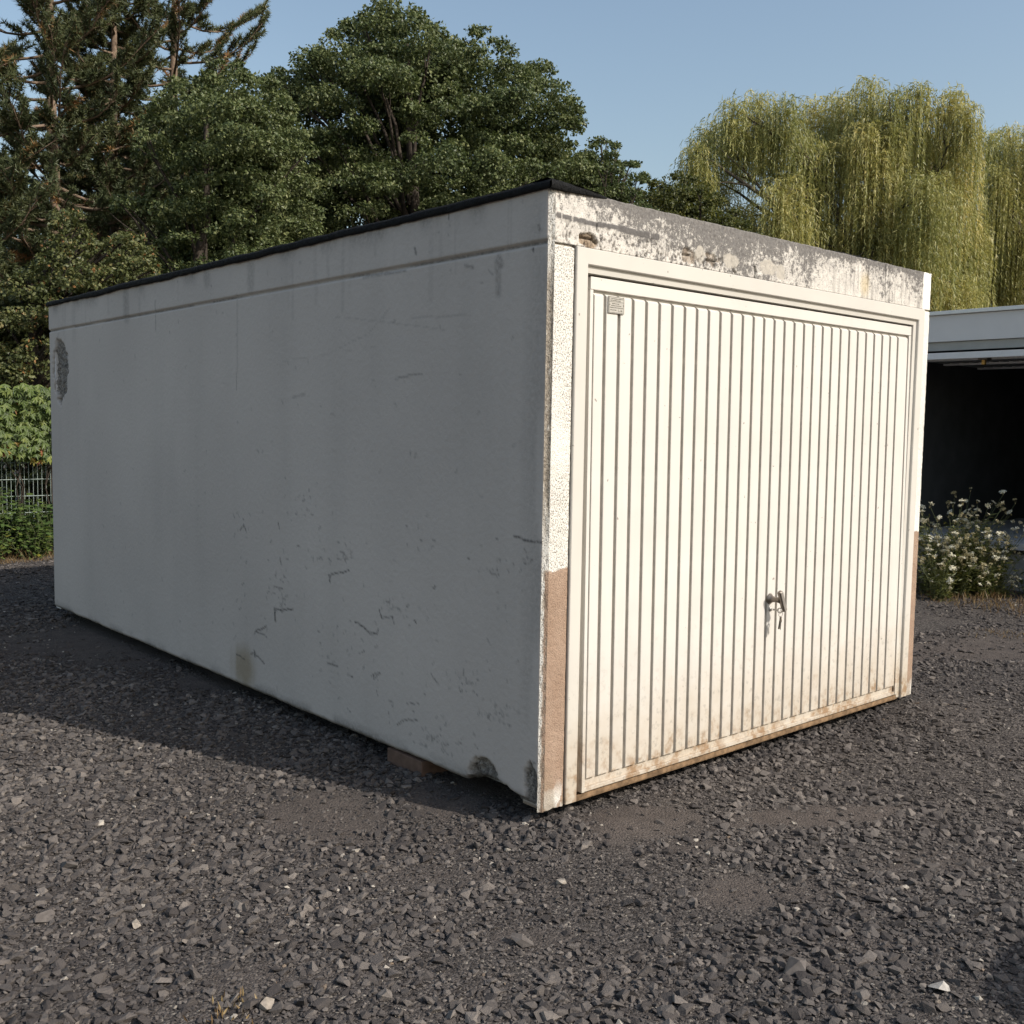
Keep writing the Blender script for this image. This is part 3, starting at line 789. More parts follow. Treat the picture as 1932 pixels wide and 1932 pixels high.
# roofing felt: thick lumpy lip on the long side, thin along the front
def sweep(profile_fn, ss, along):
    V, Fq = [], []
    for s_ in ss:
        for (p, z) in profile_fn(s_):
            V.append((p, s_, z) if along == 'y' else (s_, p, z))
    n_ = len(profile_fn(ss[0]))
    V = np.array(V); idx = np.arange(len(V)).reshape(len(ss), n_)
    Fq = np.stack([idx[:-1, :-1], idx[:-1, 1:], idx[1:, 1:], idx[1:, :-1]], -1).reshape(-1, 4)
    if along == 'y': Fq = Fq[:, ::-1]
    return V, Fq
def fn1(s, k, sc): return float(fbm(np.array([s * sc]), np.array([0.0]), k)[0])
def prof_left(s):
    th = 0.016 + 0.016 * fn1(s, 80, 1.3) + 0.010 * (fn1(s, 81, 9) - 0.5)
    ov = 0.016 + 0.016 * fn1(s, 82, 2.1) + 0.014 * (fn1(s, 83, 12) - 0.5)
    dr = 0.004 + 0.018 * fn1(s, 84, 1.7) + 0.010 * (fn1(s, 85, 14) - 0.5)
    return [(0.25, H + 0.012), (0.06, H + th * 0.8), (0.012, H + th), (-ov * 0.7, H + th * 0.9), (-ov, H + th * 0.45), (-ov * 0.95, H - dr * 0.4), (-ov * 0.55, H - dr), (-0.003, H - dr * 0.8), (0.004, H - dr * 0.3)]
def prof_front(s):
    f = 1 - 0.97 * float(smooth(0.0, 0.45, s)) + 0.35 * math.exp(-((s - 2.15) / 0.25) ** 2)
    f *= 1 - 0.9 * float(smooth(2.75, 2.86, s))
    th = f * (0.026 + 0.012 * fn1(s, 90, 2)) + 0.010 * (fn1(s, 91, 14) - 0.42)
    ov = f * (0.010 + 0.012 * fn1(s, 92, 3)) + 0.004 * (fn1(s, 93, 20) - 0.4)
    dr = f * (0.004 + 0.014 * fn1(s, 94, 4))
    th = max(th, 0.003); sh_ = 0.016 * float(smooth(0.2, 0.5, s))
    return [(0.25, H + 0.012), (0.06, H + th * 0.9 + 0.002), (0.01 + sh_, H + th), (sh_ - ov * 0.8, H + th * 0.7), (sh_ - ov, H + th * 0.2), (sh_ - ov * 0.7, H - dr), (sh_ + 0.004, H - dr * 0.8 - 0.001)]
V1, F1 = sweep(prof_left, np.linspace(-0.012, L + 0.01, 330), 'y')
V2, F2 = sweep(prof_front, np.linspace(-0.014, W - 0.02, 260), 'x')
Vt = np.array([(0.24, 0.24, H + 0.011), (W - 0.01, 0.24, H + 0.011), (W - 0.01, L, H + 0.011), (0.24, L, H + 0.011)])
link('roof_felt', np_mesh('roof_felt', np.concatenate([V1, V2, Vt]), np.concatenate([F1, F2 + len(V1), [[0, 1, 2, 3] + np.array(len(V1) + len(V2))]]), None, True), M['felt'], G)

# ---- door frame, swept profile round three sides with mitred corners
FX0, FX1, FZ = 0.130, 2.868, 2.196
PROF = [(0.0, 0.02), (0.0, -0.008), (0.003, -0.011), (0.060, -0.011), (0.063, -0.008), (0.065, 0.003), (0.091, 0.006), (0.094, 0.06)]
PROF_L = [(0.0, 0.02), (0.0, -0.008), (0.003, -0.011), (0.060, -0.011), (0.063, -0.008), (0.066, 0.05), (0.091, 0.052), (0.094, 0.06)]
def frame_piece(which):
    mb = MB(); n_ = len(PROF)
    if which == 'head':
        A_ = [(FX0 + d * (1.0 if y < 0 else 0.72), y, FZ - d) for d, y in PROF]; B_ = [(FX1 - d, y, FZ - d) for d, y in PROF]
    elif which == 'l':
        A_ = [(FX0 + d, y, 0.008) for d, y in PROF_L]; B_ = [(FX0 + d, y, FZ - d) for d, y in PROF_L]
    else:
        A_ = [(FX1 - d, y, 0.008) for d, y in PROF]; B_ = [(FX1 - d, y, FZ - d) for d, y in PROF]
    fs = [(i, i + 1, n_ + i + 1, n_ + i) for i in range(n_ - 1)]
    if which != 'head' : fs.append(tuple(range(n_)))
    if which == 'l': fs = [f[::-1] for f in fs]
    mb.add(A_ + B_, fs)
    return mb.mesh('frame_' + which)
fr = link('door_frame', frame_piece('head'), M['frame'], G)
for k in ('l', 'r'): link('frame_post', frame_piece(k), M['frame'], fr)
b_ = MB(); b_.box((0.1235, 0.002, 0.004), (0.1315, 0.05, FZ + 0.002)); b_.box((2.8665, 0.002, 0.004), (2.8725, 0.05, FZ + 0.002)); b_.box((0.12, 0.003, FZ - 0.002), (2.875, 0.05, FZ + 0.0045))
link('joint_sealant', b_.mesh('joint_sealant'), M['gap'], fr)
b_ = MB(); b_.box((0.196, 0.012, -0.004), (2.80, 0.05, 0.014)); b_.box((0.196, 0.008, 0.002), (2.80, 0.0125, 0.022))
link('threshold', b_.mesh('threshold'), M['rust_iron'], G)

# ---- door leaf (tilted a little: its foot stands out)
D = link('door', None, None, G)
TIL = 0.0075
def door_leaf():
    mb = MB()
    mb.box((0.232, 0.010, 0.028), (2.778, 0.030, 2.097))                       # sheet
    mb.box((0.232, -0.008, 2.046), (2.772, 0.0095, 2.095))                      # top rail
    mb.box((0.232, -0.006, 0.028), (0.250, 0.0095, 2.0455))                     # side rails
    mb.box((2.752, -0.006, 0.028), (2.778, 0.0095, 2.0455))
    mb.box((0.2505, -0.003, 0.028), (2.7515, 0.0095, 0.045))
    return mb.mesh('door_leaf', 0.0018, 2)
D.data = None
DL = link('leaf', door_leaf(), M['door'], D)
D.location = (0, 0.006, 0.0); D.rotation_euler = (-TIL, 0, 0)
def panel_mesh(w, name):
    z0, z1, pr, sl = 0.078, 2.038, 0.0150, 0.0028
    mb = MB(); h = w / 2
    mb.add([(-h, 0.0098, z0), (h, 0.0098, z0), (h, 0.0098, z1), (-h, 0.0098, z1),
            (-h + sl, 0.0098 - pr, z0 + sl * 2), (h - sl, 0.0098 - pr, z0 + sl * 2), (h - sl, 0.0098 - pr, z1 - 0.012), (-h + sl, 0.0098 - pr, z1 - 0.012)],
           [(0, 1, 5, 4), (1, 2, 6, 5), (2, 3, 7, 6), (3, 0, 4, 7), (4, 5, 6, 7)])
    me = mb.mesh(name)
    bm = bmesh.new(); bm.from_mesh(me)
    ed = [e for e in bm.edges if all(v.co.y < 0.0 for v in e.verts)]
    bmesh.ops.bevel(bm, geom=ed, offset=0.0014, segments=2, affect='EDGES')
    bm.to_mesh(me); bm.free(); me.materials.append(M['door']); me.materials.append(M['groove_shade'])
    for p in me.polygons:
        if abs(p.normal.x) > 0.75: p.material_index = 1  # side faces take the painted groove shade
    return me
G0, GP, GW = 0.318, 0.08265, 0.0115
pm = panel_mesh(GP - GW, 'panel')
edges = [0.2505] + [G0 + GP * k for k in range(29)] + [2.748]
for k in range(30):
    a_, c_ = edges[k] + (GW / 2 if k else 0.004), edges[k + 1] - GW / 2
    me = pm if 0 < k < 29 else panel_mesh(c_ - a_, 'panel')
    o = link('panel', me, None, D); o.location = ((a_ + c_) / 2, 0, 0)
# name plate, engraved lines too small to read
np_ = MB(); np_.box((0.332, -0.0112, 1.963), (0.424, -0.0068, 2.030)); pl_o = link('name_plate', np_.mesh('name_plate', 0.0008, 1), M['plate'], D)
ink = MB()
def bar(x0, x1, z, h_): ink.box((x0, -0.0118, z - h_ / 2), (x1, -0.0110, z + h_ / 2))
bar(0.335, 0.421, 2.0268, 0.0012); bar(0.336, 0.421, 2.0085, 0.0014); bar(0.335, 0.421, 1.9662, 0.0012)
ink.box((0.3345, -0.0118, 1.966), (0.3357, -0.0110, 2.027)); ink.box((0.4203, -0.0118, 1.966), (0.4215, -0.0110, 2.027))
for z, x0, x1 in ((2.0205, 0.345, 0.416), (2.0135, 0.343, 0.402), (2.0015, 0.352, 0.392), (1.9935, 0.347, 0.405), (1.9855, 0.339, 0.416), (1.9760, 0.339, 0.378)):
    x_ = x0
    while x_ < x1:
        w_ = random.uniform(0.0025, 0.0085); bar(x_, min(x1, x_ + w_), z + random.uniform(-0.0005, 0.0005), random.uniform(0.0022, 0.0034)); x_ += w_ + random.uniform(0.0012, 0.0026)
bar(0.388, 0.414, 1.9725, 0.001); ink.box((0.3875, -0.0118, 1.9725), (0.3885, -0.0110, 1.980)); bar(0.402, 0.411, 1.976, 0.003)
for q in (0.3392, 0.4178): ink.box((q - 0.0016, -0.0122, 1.995), (q + 0.0016, -0.0110, 1.9985))
link('engraving', ink.mesh('engraving'), M['ink'], D)
# handle: conical neck with a slanted bar grip
def lathe_y(prof, n_, cx, cz):
    V = []; Fq = []
    for (r, y) in prof:
        for j in range(n_):
            t_ = j * 2 * math.pi / n_; V.append((cx + r * math.cos(t_), y, cz + r * math.sin(t_)))
    for i in range(len(prof) - 1):
        for j in range(n_):
            k = (j + 1) % n_; Fq.append((i * n_ + j, i * n_ + k, (i + 1) * n_ + k, (i + 1) * n_ + j))
    return V, Fq
HX, HZ = 1.505, 0.700
hm = MB(); V, Fq = lathe_y([(0.0, -0.001), (0.027, -0.001), (0.027, -0.006), (0.021, -0.011), (0.0145, -0.024), (0.0125, -0.040), (0.014, -0.056), (0.016, -0.064)], 20, HX, HZ); hm.add(V, Fq)
link('handle_neck', hm.mesh('handle_neck', sm=True), M['steel'], D)
gm = MB(); gm.box((-0.0125, -0.010, -0.055), (0.0125, 0.010, 0.055)); gme2 = gm.mesh('handle_grip', 0.0075, 4, True)
go_ = link('handle_grip', gme2, M['steel'], D); go_.location = (HX + 0.004, -0.071, HZ - 0.004); go_.rotation_euler = (0.0, -0.40, 0.0)
fm = MB(); fm.box((-0.009, -0.0016, -0.050), (0.009, 0.0016, 0.050)); fo = link('handle_face', fm.mesh('handle_face', 0.0012, 2), M['alu'], D); fo.location = (HX + 0.004, -0.0822, HZ - 0.004); fo.rotation_euler = (0.0, -0.40, 0.0)
# lock + bunch of keys hanging from it
lk = MB(); V, Fq = lathe_y([(0.0, -0.0125), (0.009, -0.0125), (0.011, -0.009), (0.011, 0.0)], 14, HX + 0.004, HZ - 0.050); lk.add(V, Fq)
link('lock_cylinder', lk.mesh('lock_cylinder', sm=True), M['alu'], D)
KS = 1.25
K = thing('key_bunch', 'small bunch of keys hanging from the lock below the garage door handle', 'keys', (HX + 0.004, -0.014, HZ - 0.050))
def torus(R, r, n1, n2, c, ax='x'):
    V = []; Fq = []
    for i in range(n1):
        a_ = i * 2 * math.pi / n1
        for j in range(n2):
            b_ = j * 2 * math.pi / n2; q = R + r * math.cos(b_)
            p = (r * math.sin(b_), q * math.cos(a_), q * math.sin(a_)) if ax == 'x' else (q * math.cos(a_), r * math.sin(b_), q * math.sin(a_))
            V.append((c[0] + p[0], c[1] + p[1], c[2] + p[2]))
    for i in range(n1):
        for j in range(n2):
            Fq.append((i * n2 + j, ((i + 1) % n1) * n2 + j, ((i + 1) % n1) * n2 + (j + 1) % n2, i * n2 + (j + 1) % n2))
    return V, Fq
def key_mesh(l):
    mb = MB(); V, Fq = torus(0.0085, 0.0026, 14, 6, (0, 0, -0.009), 'y'); mb.add(V, Fq)
    mb.box((-0.0032, -0.0011, -0.018 - l), (0.0032, 0.0011, -0.0165))
    for q in range(3): mb.box((0.0030, -0.0010, -0.022 - l * (0.3 + 0.22 * q)), (0.0055, 0.0010, -0.018 - l * (0.3 + 0.22 * q)))
    return mb.mesh('key')
mb = MB(); mb.box((-0.0014, -0.022, -0.0035), (0.0014, 0.0015, 0.0035)); V, Fq = torus(0.009, 0.0026, 14, 6, (0, -0.028, 0), 'x'); mb.add(V, Fq); link('inserted_key', mb.mesh('inserted_key'), M['alu'], K)
mb = MB(); V, Fq = torus(0.0125, 0.0011, 18, 6, (0, -0.033, -0.012), 'y'); mb.add(V, Fq); link('key_ring', mb.mesh('key_ring'), M['alu'], K)
for dx, ro, l in ((-0.004, 0.05, 0.030), (0.006, -0.14, 0.026)):
    o = link('key', key_mesh(l), M['steel'], K); o.location = (dx, -0.035 + dx, -0.024); o.rotation_euler = (0.05, ro, 0.7)
mb = MB(); mb.box((-0.006, -0.002, -0.05), (0.006, 0.002, -0.004)); o = link('key_fob', mb.mesh('key_fob', 0.0015, 1), M['ink'], K); o.location = (0.002, -0.033, -0.022); o.rotation_euler = (0.1, 0.08, 0.2)

K.scale = (KS, KS, KS)
# ---- supporting blocks under the long wall
for (y0, y1, lab) in ((0.785, 1.055, 'brown concrete block wedged under the long garage wall near the front'), (3.6, 3.85, 'brown block under the middle of the long garage wall'), (5.2, 5.5, 'brown block under the back end of the long garage wall')):
    if y0 > 1: continue
    mb = MB(); mb.box((0.008, y0, -0.085), (0.20, y1, 0.002)); o = link('support_block', mb.mesh('support_block', 0.005, 2), M['block']); tag(o, lab, 'block')

# ------------------------------------------------------------------ second garage, open, facing -x
X2, Z2, T2 = 8.0, 0.352, 2.765
Y0, Y1, DEP = 0.02, 3.02, 5.6
G2 = thing('open_garage', 'open white garage with raised door and dark inside, behind the flowers', 'garage', (X2, 1.5, Z2))
def g2(name, boxes, mat, bev=0.0):
    mb = MB()
    for a_, c_ in boxes: mb.box((a_[0] - X2, a_[1] - 1.5, a_[2] - Z2), (c_[0] - X2, c_[1] - 1.5, c_[2] - Z2))
    return link(name, mb.mesh(name, bev, 2) if bev else mb.mesh(name), mat, G2)
g2('lintel', [((X2, Y0, 2.487), (X2 + 0.12, Y1, T2))], M['garage2'], 0.004)
g2('roof_trim', [((X2 - 0.03, Y0 - 0.02, T2 + 0.003), (X2 + 0.10, Y1 + 0.02, T2 + 0.042)), ], M['trim'], 0.004)
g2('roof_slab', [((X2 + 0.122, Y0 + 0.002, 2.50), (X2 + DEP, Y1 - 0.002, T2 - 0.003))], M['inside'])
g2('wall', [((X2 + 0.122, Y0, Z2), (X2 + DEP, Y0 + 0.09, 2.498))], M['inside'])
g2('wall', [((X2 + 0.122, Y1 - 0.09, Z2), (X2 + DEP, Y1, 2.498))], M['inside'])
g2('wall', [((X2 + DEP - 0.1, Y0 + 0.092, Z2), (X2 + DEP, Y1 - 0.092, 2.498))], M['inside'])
g2('pillar', [((X2, Y0, Z2), (X2 + 0.12, Y0 + 0.14, 2.485))], M['garage2'], 0.004)
g2('pillar', [((X2, Y1 - 0.14, Z2), (X2 + 0.12, Y1, 2.485))], M['garage2'], 0.004)
g2('floor', [((X2 - 0.004, Y0 + 0.145, Z2 + 0.002), (X2 + DEP - 0.11, Y1 - 0.145, Z2 + 0.07))], M['floor2'], 0.004)
g2('foundation', [((X2 + 0.10, Y0 + 0.05, -0.3), (X2 + 0.5, Y1 - 0.05, Z2 - 0.05))], M['concrete'], 0.006)
g2('foundation', [((X2 + 4.6, Y0 + 0.05, -0.3), (X2 + 5.2, Y1 - 0.05, Z2 - 0.05))], M['concrete'], 0.006)
fr2 = g2('door_frame', [((X2 + 0.03, Y0 + 0.145, 2.395), (X2 + 0.075, Y1 - 0.145, 2.484)), ((X2 + 0.012, Y0 + 0.145, 2.392), (X2 + 0.029, Y1 - 0.145, 2.412))], M['frame2'], 0.003)
dr2 = link('door', None, None, G2)
def d2(name, boxes, mat, bev=0.0):
    mb = MB()
    for a_, c_ in boxes: mb.box((a_[0] - X2, a_[1] - 1.5, a_[2] - Z2), (c_[0] - X2, c_[1] - 1.5, c_[2] - Z2))
    return link(name, mb.mesh(name, bev, 2) if bev else mb.mesh(name), mat, dr2)
d2('leaf', [((X2 - 0.22, Y0 + 0.18, 2.335), (X2 + 1.9, Y1 - 0.18, 2.349))], M['sheet2'])
d2('leaf_edge', [((X2 - 0.245, Y0 + 0.17, 2.285), (X2 - 0.222, Y1 - 0.17, 2.350))], M['door2'], 0.003)
for k, xr in enumerate((0.22, 0.95, 1.82)):
    d2('cross_rail', [((X2 + xr, Y0 + 0.18, 2.300), (X2 + xr + 0.08, Y1 - 0.18, 2.334))], M['door2'], 0.003)
for k in range(24):
    yy_ = Y0 + 0.23 + k * (Y1 - Y0 - 0.46) / 23
    d2('rib', [((X2 - 0.20, yy_ - 0.028, 2.318), (X2 + 1.85, yy_ + 0.028, 2.3345))], M['sheet2'])
d2('latch_plate', [((X2 - 0.12, 1.86, 2.275), (X2 - 0.02, 1.96, 2.317))], M['steel'], 0.004)
d2('latch_handle', [((X2 - 0.10, 1.895, 2.225), (X2 - 0.06, 1.93, 2.274))], M['brass'], 0.004)

# bulk bag added out of frame only to throw the near-corner shadow
def bag():
    bm = bmesh.new(); bmesh.ops.create_cube(bm, size=1.0)
    bmesh.ops.subdivide_edges(bm, edges=bm.edges, cuts=5, use_grid_fill=True)
    for v in bm.verts:
        p = v.co; r = max(abs(p.x), abs(p.y))
        k = 1 + 0.16 * math.cos(p.z * math.pi)
        q = math.hypot(p.x, p.y) + 1e-6; rr = 0.55 * r / q + 0.45
        p.x *= k * 0.86 * rr; p.y *= k * 0.86 * rr; p.z = p.z * 0.92 + (0.06 * math.cos(p.x * 3) * math.cos(p.y * 3) if p.z > 0.45 else 0)
    me = bpy.data.meshes.new('shadow_bag_body'); bm.to_mesh(me); bm.free()
    me.polygons.foreach_set('use_smooth', np.ones(len(me.polygons), bool))
    return me
BG = thing('added_shadow_bag', 'unseen bulk bag added right of the camera to cast the corner shadow', 'bag', (0.84, -3.16, -0.06))
o = link('shadow_bag_body', bag(), M['bag'], BG); o.location = (0, 0, 0.47)
for sx in (-1, 1):
    for sy in (-1, 1):
        mb = MB(); mb.tube([(sx * 0.36, sy * 0.30, 0.80), (sx * 0.34, sy * 0.26, 0.98), (sx * 0.30, sy * 0.12, 1.03), (sx * 0.30, sy * 0.02, 0.93)], 0.018, 6); link('shadow_bag_loop', mb.mesh('shadow_bag_loop'), M['bag'], BG)

# ------------------------------------------------------------------ vegetation
def unit(v): return v / (np.linalg.norm(v, axis=-1, keepdims=True) + 1e-9)

def leaf_quads(P, T, Nn, ln, wd, fold=0.25):
    """diamond leaves: base P, tip direction T, face normal Nn"""
    T = unit(T); S = unit(np.cross(T, Nn)); Nn = np.cross(S, T)
    ln = np.asarray(ln)[:, None]; wd = np.asarray(wd)[:, None]
    v0 = P; v2 = P + T * ln - Nn * ln * 0.12
    mid = P + T * ln * 0.45
    v1 = mid + S * wd * 0.5 - Nn * wd * fold
    v3 = mid - S * wd * 0.5 - Nn * wd * fold
    V = np.stack([v0, v1, v2, v3], 1).reshape(-1, 3)
    n_ = len(P); k = np.arange(n_) * 4
    F = np.concatenate([np.stack([k, k + 2, k + 1], -1), np.stack([k, k + 3, k + 2], -1)])
    return V, F

def inpoly(u, v, poly):
    poly = np.asarray(poly, float); ins = np.zeros(len(u), bool); j = len(poly) - 1
    for i in range(len(poly)):
        xi, yi = poly[i]; xj, yj = poly[j]
        c = ((yi > v) != (yj > v)) & (u < (xj - xi) * (v - yi) / (yj - yi + 1e-12) + xi)
        ins ^= c; j = i
    return ins

def polydist(u, v, poly):
    d = np.full(len(u), 1e9); n_ = len(poly)
    for i in range(n_):
        d = np.minimum(d, seg_dist(u, v, poly[i], poly[(i + 1) % n_]))
    return d

def clump_centres(poly, depth, thick, n_, rmin, rmax, rng, gap=0.0, inner=False):
    """clumps inside a crown whose outline, seen from the yard, is poly"""
    poly = [tuple(map(float, p)) for p in poly]; pa = np.array(poly)
    out = []; tries = 0
    sc = depth / FPX
    while len(out) < n_ and tries < 25:
        tries += 1
        u = rng.uniform(pa[:, 0].min(), pa[:, 0].max(), 400); v = rng.uniform(pa[:, 1].min(), pa[:, 1].max(), 400)
        k = inpoly(u, v, poly); u, v = u[k], v[k]
        if not len(u): continue
        d = polydist(u, v, poly) * sc
        r = rng.uniform(rmin, rmax, len(u))
        r = np.minimum(r, np.maximum(d * 1.25, rmin * 0.55))
        half = thick * np.clip((d / thick), 0, 1) ** 0.6 + 0.15
        sgn = np.where(rng.random(len(u)) < 0.66, -1, 1)
        w = depth + sgn * half * np.sqrt(rng.random(len(u)) ** 0.5) * rng.uniform(0.55, 1.0, len(u))
        keep = d > r * 0.35
        if inner: w = depth + half * rng.uniform(0.15, 1.0, len(u)); keep = d > r * 1.1
        for i in np.where(keep)[0]:
            c = at(u[i], v[i], w[i])
            if gap and out:
                o_ = np.array(out); dd_ = (o_[:, :3] - c) * np.array([1, 1, 1.35])
                if (np.linalg.norm(dd_, axis=1) < gap * (o_[:, 3] + r[i])).any(): continue
            out.append((*c, r[i]))
            if len(out) >= n_: break
    return np.array(out)

def leafy_crown(C, lpa, size, rng, flat=0.62, tone_mu=0.5, tone_sd=0.18, twist=0.6, under=0.9, lump_k=0.6):
    """leaves on the outer, upper skin of every clump; lpa = leaves per square metre of skin"""
    C = np.asarray(C)
    cnt = np.maximum(8, (lpa * 4 * C[:, 3] ** 2).astype(int)); n_ = int(cnt.sum())
    K = np.repeat(C, cnt, 0); r = K[:, 3]
    d = unit(rng.normal(size=(n_, 3))); d[:, 2] = np.abs(d[:, 2]) * np.where(rng.random(n_) < under, 1, -0.6)
    rad = r * np.where(rng.random(n_) < 0.8, rng.uniform(0.82, 1.04, n_), rng.uniform(0.3, 0.85, n_))
    lump = 1 + lump_k * (fbm(d[:, 0] * 2.6 + K[:, 0], d[:, 1] * 2.6 + K[:, 1], K[:, 2] * 3.0 + 1, 2) - 0.5) * 2
    P = K[:, :3] + d * (rad * lump)[:, None] * np.array([1, 1, flat])
    P[:, 2] -= 0.25 * r * (1 - d[:, 2]) * rng.random(n_)
    N_ = d; tn = np.repeat(rng.normal(0, 0.10, len(C)), cnt)
    Nn = unit(N_ * 0.7 + np.array([0, 0, 0.55]) + rng.normal(0, twist * 0.7, (n_, 3)))
    T = unit(N_ * 0.6 + np.array([0, 0, -0.55]) + rng.normal(0, 0.7, (n_, 3)))
    ln = size * rng.uniform(0.65, 1.3, n_)
    V, F = leaf_quads(P, T, Nn, ln, ln * rng.uniform(0.7, 0.95, n_))
    tone = np.clip(tone_mu + tn + rng.normal(0, tone_sd, n_), 0, 1)
    return V, F, np.repeat(tone, 4)

def limbs(base, C, rng, r0, n_limb, tb=None, bend=0.25, trunk_frac=0.45):
    tb = tb or TB()
    base = np.array(base, float)
    top = C[:, :3].mean(0); top = np.array([base[0] + (top[0] - base[0]) * 0.6, base[1] + (top[1] - base[1]) * 0.6, C[:, 2].max() - 1.1])
    k = np.linspace(0, 1, 9)[:, None]
    tr = base + (top - base) * k + np.column_stack([rng.normal(0, 0.08, 9), rng.normal(0, 0.08, 9), np.zeros(9)]) * np.sin(k * math.pi)
    tb.add(tr, np.linspace(r0, r0 * 0.25, 9), 8)
    for i in rng.choice(len(C), min(n_limb, len(C)), replace=False):
        c = C[i, :3]; s = np.clip((c[2] - base[2]) / (top[2] - base[2]) * 0.75 - 0.12, 0.12, 0.9)
        st = base + (top - base) * s
        k = np.linspace(0, 1, 7)[:, None]
        p = st + (c - st) * k; p[:, 2] += bend * np.sin(k[:, 0] * math.pi) * np.linalg.norm(c - st) * 0.3
        p += rng.normal(0, 0.03, p.shape) * np.sin(k * math.pi)
        rr = r0 * (0.38 * (1 - s) + 0.10)
        tb.add(p, np.linspace(rr, 0.012, 7), 5)
        for q in range(2):
            e = c + rng.normal(0, 0.4, 3) * C[i, 3] - [0, 0, 0.3 * C[i, 3]]; tb.add(np.array([p[4], (p[4] + e) / 2 + rng.normal(0, .05, 3), e]), [0.02, 0.012, 0.006], 4)
    return tb

def broad_tree(name, label, cat, poly, depth, thick, ncl, rmin, rmax, lpa, size, mat, seed, base_uv=None, r0=0.2, n_limb=40, group=None, tone=0.5, flat=0.5, bark='bark', gap=0.70, dens_k=1.0):
    rng = np.random.default_rng(seed)
    C = clump_centres(poly, depth, thick, ncl, rmin, rmax, rng, gap)
    C2 = clump_centres(poly, depth, thick, int(ncl * 0.7), rmin, rmax, rng, 0.0, True)
    pa = np.array(poly, float)
    bu = base_uv if base_uv is not None else pa[:, 0].mean()
    b = at(bu, 900, depth); b[2] = -0.08
    t = thing(name, label, cat, tuple(b), group)
    # every bough carries a handful of tight leaf clusters on its upper side
    S_ = []
    for (x, y, z, r) in C:
        k_ = int(rng.integers(8, 12)); d = unit(rng.normal(size=(k_, 3))); d[:, 2] = np.abs(d[:, 2]) * rng.uniform(0.2, 1.0, k_) - 0.12
        rs = r * rng.uniform(0.26, 0.44, k_)
        p = np.array([x, y, z]) + d * r * 0.82 * np.array([1, 1, 0.62])
        S_.append(np.column_stack([p, rs]))
    V, F, tn = leafy_crown(np.concatenate(S_), lpa * dens_k, size, rng, 0.72, tone, 0.24, lump_k=0.3, under=0.72)
    Vi, Fi, ti = leafy_crown(C2, lpa * 0.55, size * 1.35, rng, 0.8, tone, under=0.6)
    F = np.concatenate([F, Fi + len(V)]); V = np.concatenate([V, Vi]); tn = np.concatenate([tn, ti])
    o = link('crown', np_mesh('crown', V - b, F, {'tone': tn}), mat, t)
    tb = limbs(b, C, rng, r0, n_limb)
    me = tb.mesh('trunk'); me.transform(Matrix.Translation(-Vector(b)))
    link('trunk', me, M[bark], t)
    print(name, len(C), 'clumps', len(F), 'tris')
    return t

M['maple'] = leaf_mat('maple_leaf', [(0.0, (0.0432, 0.0595, 0.0203)), (0.35, (0.0806, 0.1054, 0.0366)), (0.7, (0.1323, 0.1568, 0.0611)), (1.0, (0.2086, 0.223, 0.0922))], 0.22)
M['leaf_dark'] = leaf_mat('dark_leaf', [(0.0, (0.0207, 0.0308, 0.011)), (0.5, (0.0414, 0.0572, 0.0198)), (1.0, (0.0747, 0.0902, 0.033))], 0.2)
M['leaf_olive'] = leaf_mat('olive_leaf', [(0.0, (0.045, 0.056, 0.015)), (0.5, (0.093, 0.1036, 0.027)), (1.0, (0.18, 0.168, 0.045))], 0.25)
M['leaf_yellow'] = leaf_mat('late_summer_leaf', [(0.0, (0.0485, 0.0595, 0.0204)), (0.45, (0.0918, 0.1071, 0.0382)), (0.8, (0.1466, 0.1547, 0.0574)), (0.96, (0.2167, 0.1785, 0.0701)), (1.0, (0.255, 0.1309, 0.051))], 0.25)
M['willow'] = leaf_mat('willow_leaf', [(0.0, (0.1424, 0.1649, 0.0535)), (0.4, (0.2976, 0.2944, 0.104)), (0.75, (0.4786, 0.4237, 0.1633)), (1.0, (0.6469, 0.506, 0.2228))], 0.3)
M['creeper'] = leaf_mat('creeper_leaf', [(0.0, (0.041, 0.0699, 0.0115)), (0.5, (0.0994, 0.1452, 0.0269)), (0.85, (0.1872, 0.215, 0.0384)), (0.95, (0.2574, 0.2042, 0.0288)), (1.0, (0.2925, 0.086, 0.0288))], 0.3)
M['weed'] = leaf_mat('weed_leaf', [(0.0, (0.0375, 0.072, 0.0192)), (0.5, (0.075, 0.12, 0.0336)), (0.9, (0.1375, 0.18, 0.042)), (1.0, (0.275, 0.24, 0.036))], 0.25)
M['needle'] = leaf_mat('pine_needle', [(0.0, (0.0448, 0.063, 0.033)), (0.45, (0.0928, 0.111, 0.048)), (0.75, (0.144, 0.147, 0.06)), (0.88, (0.24, 0.1575, 0.0675)), (1.0, (0.352, 0.18, 0.075))], 0.12, 0.5)
M['straw'] = leaf_mat('dry_straw', [(0.0, (0.10, 0.06, 0.03)), (0.5, (0.2, 0.13, 0.06)), (1.0, (0.32, 0.24, 0.12))], 0.2)
M['carrot_leaf'] = leaf_mat('carrot_leaf', [(0.0, (0.052, 0.066, 0.0176)), (0.6, (0.1105, 0.12, 0.033)), (1.0, (0.208, 0.18, 0.055))], 0.25)
M['umbel'] = leaf_mat('umbel_floret', [(0.0, (0.30, 0.25, 0.12)), (0.4, (0.52, 0.47, 0.30)), (1.0, (0.78, 0.755, 0.63))], 0.2)

